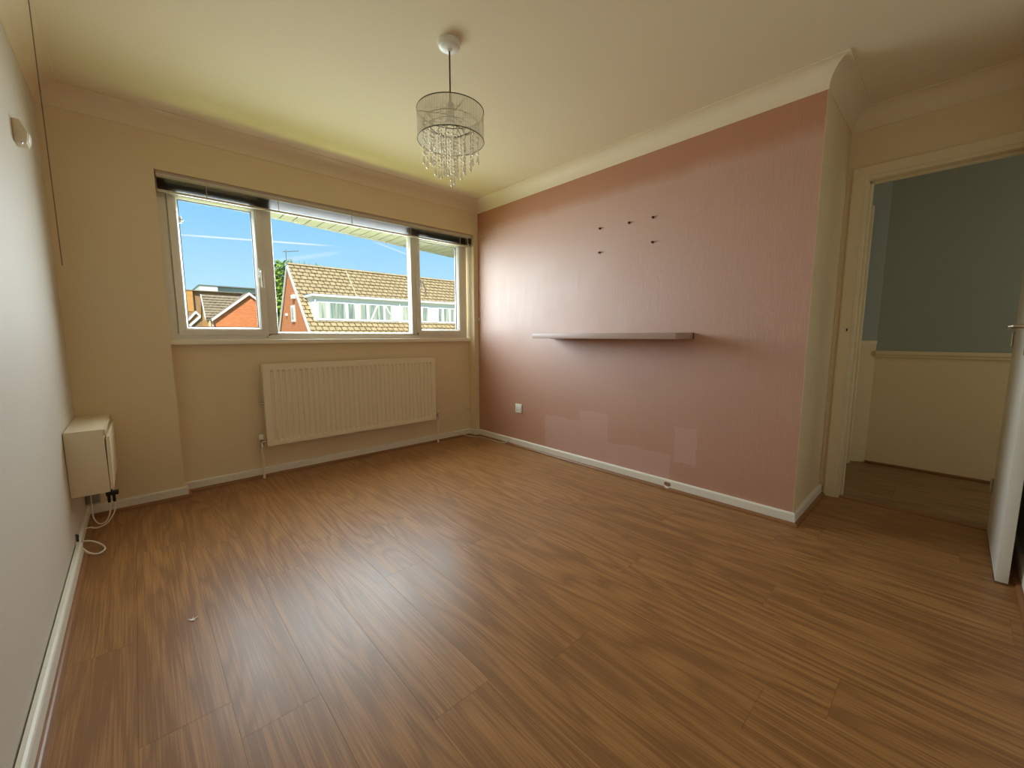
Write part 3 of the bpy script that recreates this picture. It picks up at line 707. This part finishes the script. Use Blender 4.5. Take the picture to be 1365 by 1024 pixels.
for k in range(4):
    a = 2 * PI * k / 4
    MB().tube([(LX + 0.016 * math.cos(a), LY + 0.016 * math.sin(a), 2.05), (LX + 0.058 * math.cos(a), LY + 0.058 * math.sin(a), 2.0), (LX + 0.090 * math.cos(a), LY + 0.090 * math.sin(a), 2.02), (LX + 0.122 * math.cos(a), LY + 0.122 * math.sin(a), 2.035)], 0.0016, 6).build('ring_arm', M['wire'], pe)
# strand meshes of several lengths, each ending in a facetted drop
def strand_mesh(nb):
    mb = MB(); z = 0.0
    for i in range(nb):
        r = 0.0066 if i % 2 == 0 else 0.0042
        mb.lathe([(0.0006, z), (r, z - r), (r, z - r * 1.3), (0.0006, z - 2.3 * r)], (0, 0, 0), 6); z -= 2.3 * r + 0.0035
    o = mb.build('crystal_strand_source', M['crystal'], None, base=False); o.data.transform(Matrix.Translation(WORLD[o.name])); me = o.data; bpy.data.objects.remove(o)
    return me, z
dm = MB().lathe([(0.0005, 0), (0.0028, -0.006), (0.0068, -0.026), (0.0062, -0.034), (0.0008, -0.040)], (0, 0, 0), 6).build('crystal_drop_source', M['crystal'], None, base=False)
dm.data.transform(Matrix.Translation(WORLD[dm.name])); drop_me = dm.data; bpy.data.objects.remove(dm)
random.seed(3)
cache = {}
for (rr, cnt, zt, zb, off) in ((0.126, 15, 2.035, 1.905, 0.0), (0.094, 11, 2.02, 1.872, 0.2), (0.060, 7, 2.0, 1.842, 0.1), (0.028, 4, 1.99, 1.822, 0.5), (0.0, 1, 1.985, 1.807, 0.0)):
    for k in range(cnt):
        a = 2 * PI * k / cnt + off
        nb = max(5, int((zt - zb + random.uniform(-0.012, 0.02)) / 0.0159))
        if nb not in cache: cache[nb] = strand_mesh(nb)
        me, zl = cache[nb]
        s_ = inst('crystal_strand', me, (LX + rr * math.cos(a), LY + rr * math.sin(a), zt), pe, (0, 0, random.uniform(0, 1)))
        inst('crystal_drop', drop_me, (LX + rr * math.cos(a), LY + rr * math.sin(a), zt + zl), s_)

# ================================================================== left side fittings
# corner cabinet
cb_ = empty('corner_cabinet', (-2.86, -0.29, 0.283)); tag(cb_, 'cream boxed cabinet with a hinged flap in the left corner', 'cabinet')
CX0, CX1, CY0, CY1, CZ0, CZ1 = XL + 0.002, -2.792, -0.575, -0.002, 0.284, 0.604
MB().box(CX0, CX1, CY0, CY1, CZ0, CZ1).build('cabinet_body', M['box_paint'], cb_, bev=0.003)
MB().prism([(CX1 + 0.001, CY0 + 0.004, CZ0 + 0.012), (CX1 + 0.014, CY0 + 0.004, CZ0 + 0.012), (CX1 + 0.019, CY0 + 0.004, CZ1 - 0.04), (CX1 + 0.005, CY0 + 0.004, CZ1 - 0.04)], (0, CY1 - CY0 - 0.02, 0)).build('flap_door', M['box_paint'], cb_, bev=0.002)
MB().box(CX1, CX1 + 0.008, CY0 + 0.003, CY1 - 0.01, CZ1 - 0.03, CZ1 - 0.003).build('top_rail', M['box_paint'], cb_, bev=0.002)
# coax splitter with two leads
sp_ = empty('aerial_splitter', (-2.795, -0.35, 0.16)); tag(sp_, 'black aerial splitter with white leads hanging below the corner cabinet', 'cable splitter')
MB().box(-2.823, -2.773, -0.365, -0.335, 0.205, 0.225).box(-2.803, -2.797, -0.354, -0.346, 0.225, 0.255).build('splitter_body', M['black'], sp_, bev=0.002)
for xx in (-2.813, -2.793):
    MB().lathe([(0.0055, 0.165), (0.0065, 0.172), (0.0065, 0.205)], (xx, -0.35, 0), 10).build('plug', M['black'], sp_, smooth=True)
def arc(pts, n=8):
    """Catmull-Rom through points"""
    P = [Vector(p) for p in pts]; P = [P[0] * 2 - P[1]] + P + [P[-1] * 2 - P[-2]]; out = []
    for i in range(1, len(P) - 2):
        for k in range(n):
            t = k / n; a, b, c, d = P[i - 1], P[i], P[i + 1], P[i + 2]
            out.append(0.5 * ((2 * b) + (c - a) * t + (2 * a - 5 * b + 4 * c - d) * t * t + (3 * b - a - 3 * c + d) * t ** 3))
    out.append(P[-2]); return out
MB().tube(arc([(-2.813, -0.35, 0.17), (-2.813, -0.35, 0.12), (-2.83, -0.36, 0.072), (-2.858, -0.36, 0.062), (-2.88, -0.33, 0.09), (-2.89, -0.22, 0.14), (-2.90, -0.06, 0.2)]), 0.0033, 8).build('lead', M['cable'], sp_, smooth='all')
MB().tube(arc([(-2.793, -0.35, 0.17), (-2.795, -0.355, 0.12), (-2.825, -0.37, 0.066), (-2.865, -0.38, 0.05), (-2.893, -0.385, 0.062), (-2.914, -0.40, 0.066)]), 0.0033, 8).build('lead', M['cable'], sp_, smooth='all')
jb = empty('junction_box', (-2.91, -0.02, 0.07)); tag(jb, 'small grey junction box low in the left corner under the cabinet', 'junction box')
MB().box(-2.928, -2.868, -0.024, -0.001, 0.08, 0.165).build('box_body', M['grey_plastic'], jb, bev=0.004)
MB().box(-2.920, -2.876, -0.028, -0.023, 0.088, 0.157).build('box_cover', M['grey_plastic'], jb, bev=0.003)
# looped cable end at the skirting joint
lc = empty('cable_loop', (-2.88, -0.59, 0.02)); tag(lc, 'white cable loop sticking out of the left skirting joint', 'cable')
MB().tube(arc([(-2.915, -0.545, 0.055), (-2.88, -0.525, 0.035), (-2.845, -0.55, 0.012), (-2.835, -0.60, 0.006), (-2.855, -0.64, 0.007), (-2.885, -0.64, 0.022), (-2.912, -0.615, 0.05)]), 0.0042, 8).build('loop', M['cable'], lc, smooth='all')
MB().prism([(-2.929, -0.57, 0.098), (-2.925, -0.61, 0.082), (-2.916, -0.612, 0.078), (-2.918, -0.57, 0.092)], (0, 0, 0.008)).build('cable_clip', M['black'], lc)
# motion sensor on the left wall
ps = empty('motion_sensor', (XL, -0.75, 1.815)); tag(ps, 'small cream alarm motion sensor high on the left wall', 'sensor')
MB().prism([(XL, -0.792, 1.912), (XL + 0.022, -0.792, 1.912), (XL + 0.040, -0.792, 1.868), (XL + 0.034, -0.792, 1.824), (XL, -0.792, 1.824)], (0, 0.075, 0)).build('sensor_body', M['box_paint'], ps, bev=0.004)
MB().prism([(XL + 0.037, -0.784, 1.872), (XL + 0.0425, -0.784, 1.866), (XL + 0.038, -0.784, 1.834), (XL + 0.033, -0.784, 1.834)], (0, 0.059, 0)).build('sensor_lens', M['plastic'], ps, bev=0.002)
MB().lathe([(0.007, 1.826), (0.004, 1.818)], (XL + 0.018, -0.79, 0), 10).build('indicator', M['chrome'], ps)
# pull chain
pc = empty('pull_cord', (-2.78, -1.60, 1.27)); tag(pc, 'thin beaded pull chain hanging from the ceiling near the left wall', 'pull cord')
MB().lathe([(0.032, ZC), (0.032, ZC - 0.012), (0.024, ZC - 0.026), (0.008, ZC - 0.030)], (-2.78, -1.60, 0), 20).build('switch_base', M['plastic'], pc, smooth=True)
cm = MB().tube([(-2.78, -1.60, ZC - 0.028), (-2.78, -1.60, 1.26)], 0.0006, 5)
z = ZC - 0.032
while z > 1.262:
    cm.lathe([(0.0003, z), (0.0016, z - 0.0012), (0.0016, z - 0.0028), (0.0003, z - 0.004)], (-2.78, -1.60, 0), 5, cap=False); z -= 0.0052
cm.build('bead_chain', M['wire'], pc)

# loose cable in the far corner and nubs on the wall
fc = MB().tube(arc([(-0.36, 0.066, 0.085), (-0.25, 0.05, 0.060), (-0.16, 0.02, 0.020), (-0.10, -0.03, 0.005), (-0.055, -0.10, 0.005), (-0.050, -0.25, 0.005), (-0.046, -0.40, 0.005), (-0.030, -0.46, 0.014), (-0.020, -0.49, 0.05)]), 0.0032, 8)
tag(fc.build('floor_cable', M['cable'], smooth='all'), 'thin white cable lying on the floor in the far corner', 'cable')
nb1 = MB().lathe([(0.010, 0.1), (0.010, 0.092), (0.006, 0.088)], (-0.075, 0, 0.282), 12, 'y').lathe([(0.003, 0.092), (0.003, 0.075)], (-0.075, 0, 0.27), 8, 'y')
tag(nb1.build('cable_outlet', M['cable'], smooth=True), 'small painted cable stub on the cream wall right of the radiator', 'cable outlet')
nb2 = MB().box(-0.012, 0, -0.012, 0.0, 1.215, 1.245).lathe([(0.004, -0.020), (0.004, -0.010)], (0, -0.008, 1.23), 8, 'x')
nb2.v = [(a, b - 0.012, c) for a, b, c in nb2.v]
tag(nb2.build('cord_cleat', M['plastic'], bev=0.002), 'tiny white cord cleat on the pink wall edge beside the window', 'cleat')
# scrap on the floor
sc_ = MB()
for a, ln in ((0.3, 0.020), (1.3, 0.014), (2.6, 0.016), (4.2, 0.012), (5.2, 0.018)):
    d = Vector((math.cos(a), math.sin(a), 0)); p = Vector((-d.y, d.x, 0)) * 0.003; o = Vector((-2.567, -1.53, 0.0004))
    sc_.prism([o - p, o + p, o + d * ln + Vector((0, 0, 0.004))], (0, 0, 0.0015))
tag(sc_.build('paint_flake', M['plastic']), 'tiny white curled flake lying on the floor boards', 'flake')

# ================================================================== outside
ground = MB().box(-60, 120, 0.25, 160, -3.2, -3.0).build('ground', M['grass']); struct(ground, 'sunlit grass outside below the window', 'ground')
# soffit over the window, one board at a time
sf = MB().box(-4.0, 2.6, 0.25, 0.30, 2.085, 2.14).build('trim_12', M['white_ext']); struct(sf, 'cream slatted soffit board under the eaves outside the window', 'soffit')
def ye(x): return 1.14 + 0.20 * x
x = -3.4
while x < 2.2:
    x1 = x + 0.112
    MB().prism([(x + 0.006, 0.26, 2.10), (x1 - 0.006, 0.26, 2.10), (x1 - 0.006, ye(x1), 2.10), (x + 0.006, ye(x), 2.10)], (0, 0, 0.01)).build('soffit_board', M['soffit'], sf)
    x = x1
MB().prism([(-3.4, 0.26, 2.112), (2.2, 0.26, 2.112), (2.2, ye(2.2), 2.112), (-3.4, ye(-3.4), 2.112)], (0, 0, 0.02)).build('soffit_backing', M['bark'], sf)
MB().prism([(-3.4, ye(-3.4), 2.095), (2.2, ye(2.2), 2.095), (2.2, ye(2.2) + 0.02, 2.095), (-3.4, ye(-3.4) + 0.02, 2.095)], (0, 0, 0.16)).build('fascia', M['white_ext'], sf)

def tile_roof(name, p0, along, down, nc, nr, par, mat, jitter=0.02, th=0.045):
    """courses of single tiles lying on the slope p0 + u*along + v*down"""
    A, D = Vector(along), Vector(down); n = A.cross(D).normalized()
    if n.z < 0: n = -n
    mb = MB(); rnd = random.Random(5)
    for r in range(nr):
        for c in range(nc):
            o = 0.5 if r % 2 else 0.0
            u0, u1 = max(0, (c - o)) / nc, min(nc, (c + 1 - o)) / nc
            if r % 2 and c == nc - 1: u1 = 1.0
            j = n * rnd.uniform(0, jitter)
            a = Vector(p0) + A * u0 + D * (r / nr); b = Vector(p0) + A * (u1 - 0.15 / nc) + D * (r / nr)
            c_ = Vector(p0) + A * (u1 - 0.15 / nc) + D * ((r + 1.08) / nr); d_ = Vector(p0) + A * u0 + D * ((r + 1.08) / nr)
            lo = n * 0.004; hi = n * (th + 0.02)
            mb.add([a + lo, b + lo, c_ + hi + j, d_ + hi + j, c_ + hi + j - n * th, d_ + hi + j - n * th], [(0, 1, 2, 3), (3, 2, 4, 5)])
    o = mb.build(name, mat, par); o['kind'] = 'stuff'; return o

# ---- terrace opposite
TX0, TX1, TY, TZ = 4.04, 22.0, 22.6, 5.1
KN = 3.45 / 3.84                                # run per metre of fall
EZ = -0.2; ny = TY - (TZ - EZ) * KN; fy = TY + (TZ - EZ) * 0.70
te = empty('terraced_house', (13, 22, -3.0)); tag(te, 'red brick terrace with a steep tan tiled roof and long white dormer', 'house')
MB().prism([(TX0 + 0.05, ny + 0.3, -3), (TX0 + 0.05, fy - 0.3, -3), (TX0 + 0.05, fy - 0.2, EZ - 0.05), (TX0 + 0.05, TY, TZ - 0.12), (TX0 + 0.05, ny + 0.2, EZ - 0.05)], (0.25, 0, 0)).build('gable_wall', M['brick'], te)
MB().box(TX0 + 0.3, TX1, ny + 0.3, ny + 0.5, -3, EZ - 0.05).build('front_wall', M['brick'], te)
MB().prism([(TX0, ny, EZ), (TX0, TY, TZ), (TX0, TY, TZ - 0.08), (TX0, ny, EZ - 0.08)], (TX1 - TX0, 0, 0)).build('roof_slope', M['bark'], te)
MB().prism([(TX0, fy, EZ), (TX0, TY, TZ), (TX0, TY, TZ - 0.08), (TX0, fy, EZ - 0.08)], (TX1 - TX0, 0, 0)).build('roof_slope', M['bark'], te)
tile_roof('roof_tiles', (TX0, TY, TZ + 0.004), (TX1 - TX0, 0, 0), (0, ny - TY, EZ - TZ), 54, 24, te, M['tile'])
for k in range(40):
    xx = TX0 + 0.45 * k
    if xx > TX1: break
    MB().prism([(xx, TY - 0.13, TZ + 0.0), (xx, TY - 0.06, TZ + 0.09), (xx, TY + 0.06, TZ + 0.09), (xx, TY + 0.13, TZ)], (0.44, 0, 0)).build('ridge_tile', M['tile'], te)
def barge(ya, za, yb, zb):
    MB().prism([(TX0 - 0.06, ya, za + 0.02), (TX0 - 0.06, yb, zb + 0.02), (TX0 - 0.06, yb, zb - 0.20), (TX0 - 0.06, ya, za - 0.20)], (0.07, 0, 0)).build('bargeboard', M['white_ext'], te)
barge(TY, TZ, ny, EZ); barge(TY, TZ, fy, EZ)
# pale joint between two houses of the terrace
fxx = 7.25
MB().prism([(fxx, TY - 0.05, TZ + 0.05), (fxx + 0.05, TY - 0.05, TZ + 0.05), (fxx + 0.05, TY - 1.7, TZ + 0.05 - 1.65 / KN), (fxx, TY - 1.7, TZ + 0.05 - 1.65 / KN)], (0, -0.01, 0.02)).build('verge_strip', paint('mortar_joint', S(214, 200, 166), 0.9), te)
# dormer
DY = 19.68; DZ0, DZ1 = 1.84, 3.12; DX0, DX1 = 4.42, 21.0
yb = TY - (TZ - DZ1) * KN
MB().prism([(DX0, DY, DZ0), (DX0, DY, DZ1), (DX0, yb + 0.2, DZ1)], (DX1 - DX0, 0, 0)).build('dormer_body', M['white_ext'], te)
MB().box(DX0 - 0.12, DX1, DY - 0.16, yb + 0.15, DZ1, DZ1 + 0.13).build('dormer_flat_roof', M['white_ext'], te)
MB().box(DX0 - 0.1, DX1, DY - 0.14, yb + 0.3, DZ1 + 0.13, DZ1 + 0.16).build('dormer_lead', M['lead'], te)
MB().box(DX0 - 0.13, DX1, DY - 0.24, DY - 0.16, DZ1 + 0.02, DZ1 + 0.10).build('gutter', M['white_ext'], te)
MB().box(DX0, DX1, DY - 0.06, DY + 0.02, DZ0 - 0.02, DZ0 + 0.05).build('dormer_flashing', M['lead'], te)
for xx in (4.5, 9.33, 15.0): MB().box(xx - 0.03, xx + 0.03, DY - 0.09, DY - 0.03, DZ0, DZ1 + 0.02).build('downpipe', M['white_ext'], te)
units = [(4.60, 6.63, (4.666, 5.048, 5.204, 6.066, 6.236, 6.589)), (6.86, 8.83, (6.906, 7.264, 7.415, 8.281, 8.422, 8.789)),
         (9.48, 11.33, (9.539, 9.883, 10.099, 10.70, 10.93, 11.269)), (12.04, 13.36, (12.093, 12.34, 12.515, 12.857, 13.048, 13.289)),
         (14.0, 16.0, (14.06, 14.4, 14.6, 15.4, 15.6, 15.94)), (16.6, 18.6, (16.66, 17.0, 17.2, 18.0, 18.2, 18.54))]
for (u0, u1, ps_) in units:
    w_ = MB().box(u0, u1, DY - 0.03, DY, 1.93, 2.90).build('dormer_window', M['white_ext'], te)
    for i in range(0, len(ps_), 2):
        MB().box(ps_[i], ps_[i + 1], DY - 0.036, DY - 0.028, 2.0, 2.84).build('pane', M['far_glass'], w_)
    MB().box(u0 - 0.03, u1 + 0.03, DY - 0.07, DY - 0.02, 1.90, 1.95).build('sill', M['white_ext'], w_)
for (u0, u1) in ((6.64, 6.85), (8.88, 9.27), (11.38, 12.0), (13.4, 13.95), (16.05, 16.55)):
    for k in range(7): MB().prism([(u0, DY - 0.005, 1.95 + 0.135 * k), (u0, DY - 0.028, 1.95 + 0.135 * k), (u0, DY - 0.010, 2.08 + 0.135 * k), (u0, DY - 0.005, 2.08 + 0.135 * k)], (u1 - u0, 0, 0)).build('cladding_board', M['white_ext'], te)
# white braces seen in the second window
MB().prism([(7.48, DY - 0.05, 2.02), (7.58, DY - 0.05, 2.02), (7.98, DY - 0.05, 2.82), (7.88, DY - 0.05, 2.82)], (0, 0.02, 0)).build('window_brace', M['white_ext'], te)
MB().prism([(8.66, DY - 0.05, 2.35), (8.75, DY - 0.05, 2.35), (8.48, DY - 0.05, 2.80), (8.40, DY - 0.05, 2.80)], (0, 0.02, 0)).build('window_brace', M['white_ext'], te)
# gable details
gw = MB().box(TX0 - 0.02, TX0 + 0.06, 21.80, 22.40, 1.86, 2.78).build('gable_window', M['white_ext'], te)
MB().box(TX0 - 0.03, TX0 - 0.01, 21.90, 22.22, 2.0, 2.64).build('pane', M['far_glass'], gw)
MB().box(TX0 - 0.10, TX0 + 0.06, 21.55, 21.95, 3.12, 3.34).build('flood_lamp', M['white_ext'], te)
MB().box(TX0 - 0.06, TX0 + 0.06, 23.35, 23.5, 2.25, 2.38).build('vent_box', M['white_ext'], te)
an = MB().tube([(TX0 - 0.05, 22.5, 5.0), (TX0 - 0.05, 22.5, 5.85)], 0.022, 6).tube([(TX0 - 0.2, 22.5, 5.74), (TX0 + 0.62, 22.5, 5.88)], 0.018, 6)
for k in range(7): an.tube([(TX0 - 0.14 + 0.11 * k, 22.35, 5.755 + 0.019 * k), (TX0 - 0.14 + 0.11 * k, 22.65, 5.755 + 0.019 * k)], 0.008, 5)
an.build('aerial', M['lead'], te)
rw = MB(); rnd = random.Random(9)
for k in range(26):
    xx = TX0 + rnd.choice((0.1, 0.25, 0.75, 0.9, 1.05, 1.6)) + rnd.uniform(-0.12, 0.12); hh = rnd.uniform(0.06, 0.3)
    rw.prism([(xx, TY, TZ + 0.05), (xx + 0.03, TY, TZ + 0.05), (xx + rnd.uniform(-0.06, 0.08), TY, TZ + 0.06 + hh)], (0, 0.02, 0))
o = rw.build('ridge_weeds', M['leaf'], te); o['kind'] = 'stuff'

# ---- brick house with a projecting gable, left
hb = empty('gabled_brick_house', (4, 33, -3)); tag(hb, 'red brick house with a projecting white-edged gable and brown tiled roof', 'house')
ga = (3.41, 30.0, 4.04)
MB().prism([(1.42, 30.0, -3), (5.40, 30.0, -3), (5.40, 30.0, 2.30), (3.41, 30.0, 3.95), (1.42, 30.0, 2.30)], (0, 0.25, 0)).build('gable_wall', M['brick'], hb)
MB().box(1.42, 1.67, 30.25, 30.85, -3, 2.3).build('side_wall', M['brick'], hb)
for sx in (-1, 1):
    MB().prism([(3.41, 29.85, 4.06), (3.41 + sx * 2.2, 29.85, 2.20), (3.41 + sx * 2.2, 29.85, 2.12), (3.41, 29.85, 3.96)], (0, 2.3, 0)).build('gable_roof', M['tile_dark'], hb)
    MB().prism([(3.41, 29.80, 4.05), (3.41 + sx * 2.22, 29.80, 2.18), (3.41 + sx * 2.22, 29.80, 2.02), (3.41, 29.80, 3.87)], (0, 0.06, 0)).build('bargeboard', M['white_ext'], hb)
MB().prism([(0.97, 30.7, 2.26), (0.97, 32.1, 3.91), (0.97, 33.5, 2.26), (0.97, 33.5, 2.16), (0.97, 32.1, 3.79), (0.97, 30.7, 2.16)], (5, 0, 0)).build('main_roof', M['tile_dark'], hb)
tile_roof('roof_tiles', (0.97, 32.1, 3.915), (2.6, 0, 0), (0, -1.4, -1.65), 9, 9, hb, M['tile_dark'], 0.02, 0.05)
MB().prism([(1.05, 30.9, -3), (1.05, 33.3, -3), (1.05, 33.3, 2.2), (1.05, 32.1, 3.75), (1.05, 30.9, 2.2)], (0.25, 0, 0)).build('end_wall', M['brick_orange'], hb)
MB().box(1.05, 1.5, 30.85, 31.0, -3, 2.2).build('front_wall', M['brick_orange'], hb)
MB().prism([(0.93, 30.7, 2.28), (0.93, 32.1, 3.93), (0.93, 32.1, 3.80), (0.93, 30.7, 2.15)], (0.06, 0, 0)).build('verge', M['white_ext'], hb)
for xx in (1.19, 1.36): MB().box(xx - 0.03, xx + 0.03, 30.76, 30.84, -3, 2.15).build('downpipe', M['white_ext'], hb)

# ---- orange and brown block
ob_ = empty('orange_block', (2.2, 46, -3)); tag(ob_, 'square orange brick block with a flat top at far left', 'building')
MB().box(-2.2, 1.40, 42, 42.3, 3.2, 5.0).build('upper_front', M['brick_orange'], ob_)
MB().box(-2.2, 1.40, 42.05, 52, -3, 3.2).build('lower_body', M['brick_brown'], ob_)
MB().box(1.40, 7.0, 42.3, 52, -3, 4.97).box(-2.2, 1.4, 42.3, 52, 3.2, 4.97).build('rear_body', M['brick_brown'], ob_)
MB().box(-2.3, 7.1, 41.95, 52.1, 5.0, 5.06).build('coping', M['tile_dark'], ob_)

# ---- white modern block
wbk = empty('white_block', (9, 74, -3)); tag(wbk, 'white flat-roofed modern block with a grey side behind the roofs', 'building')
MB().box(4.72, 6.86, 70, 82, -3, 8.25).build('white_front', M['white_render'], wbk)
MB().box(6.86, 26, 70.6, 82, -3, 8.2).build('grey_wing', M['grey_clad'], wbk)
MB().box(4.66, 26.1, 69.9, 82, 8.22, 8.36).build('parapet', M['lead'], wbk)
for (xa, xb_, yf) in ((4.55, 5.1, 70), (5.75, 6.45, 70), (16.2, 17.4, 70.6)):
    w_ = MB().box(xa, xb_, yf - 0.06, yf, 6.5, 7.4).build('window', M['lead'], wbk)
    MB().box(xa + 0.06, (xa + xb_) / 2 - 0.03, yf - 0.09, yf - 0.05, 6.58, 7.32).build('pane', M['far_glass'], w_)
    MB().box((xa + xb_) / 2 + 0.03, xb_ - 0.06, yf - 0.09, yf - 0.05, 6.58, 7.32).build('pane', M['far_glass'], w_)
for xx in (12.2, 19.0): MB().box(xx, xx + 0.12, 70.5, 70.6, -3, 8.2).build('downpipe', M['lead'], wbk)

# ---- two small gables bottom left
def small_gable(name, label, ax, ay, az, hw, drop, depth, mat):
    e = empty(name, (ax, ay, -3)); tag(e, label, 'house')
    MB().prism([(ax - hw + 0.1, ay, -3), (ax + hw - 0.1, ay, -3), (ax + hw - 0.1, ay, az - drop), (ax, ay, az - 0.1), (ax - hw + 0.1, ay, az - drop)], (0, depth, 0)).build('gable_wall', mat, e)
    for sx in (-1, 1):
        MB().prism([(ax, ay - 0.1, az), (ax + sx * hw, ay - 0.1, az - drop), (ax + sx * hw, ay - 0.1, az - drop - 0.08), (ax, ay - 0.1, az - 0.1)], (0, depth, 0)).build('roof_slope', M['tile_dark'], e)
        MB().prism([(ax, ay - 0.16, az + 0.02), (ax + sx * hw * 1.03, ay - 0.16, az - drop * 1.03), (ax + sx * hw * 1.03, ay - 0.16, az - drop * 1.03 - 0.2), (ax, ay - 0.16, az - 0.2)], (0, 0.07, 0)).build('bargeboard', M['white_ext'], e)
small_gable('dormer_gable_house', 'small orange gable with white edges, farther of the two by the brick block', 1.147, 38.2, 3.07, 1.2, 1.5, 3.0, M['brick_orange'])
small_gable('porch_gable_house', 'low gable with a white sloping edge at the window corner, nearer of the two', 1.5, 36.6, 2.92, 1.6, 1.65, 1.2, M['brick_brown'])

# ---- trees
def tree(name, label, x, y, z0, zc, rx, rz, n, seed):
    e = empty(name, (x, y, z0)); tag(e, label, 'tree')
    MB().lathe([(0.28, z0), (0.2, zc - rz), (0.12, zc)], (x, y, 0), 8).build('trunk', M['bark'], e, smooth=True)
    rnd = random.Random(seed); mb = MB()
    for i in range(n):
        while True:
            p = Vector((rnd.uniform(-1, 1), rnd.uniform(-1, 1), rnd.uniform(-1, 1)))
            if p.length < 1: break
        p = Vector((x + p.x * rx, y + p.y * rx, zc + p.z * rz)); s = rnd.uniform(0.10, 0.22)
        u = Vector((rnd.uniform(-1, 1), rnd.uniform(-1, 1), rnd.uniform(-1, 1))).normalized(); v = u.orthogonal().normalized()
        mb.add([p - u * s, p + v * s * 0.6, p + u * s, p - v * s * 0.6], [(0, 1, 2, 3)])
    o = mb.build('foliage', M['leaf'], e); o['kind'] = 'stuff'
tree('leafy_tree', 'bright green spring tree behind the tip of the terrace roof', 5.0, 27.6, -3, 3.4, 1.15, 2.7, 2600, 4)
tree('far_tree', 'small green treetop beside the white block', 9.6, 56, -3, 4.4, 1.5, 1.9, 900, 8)
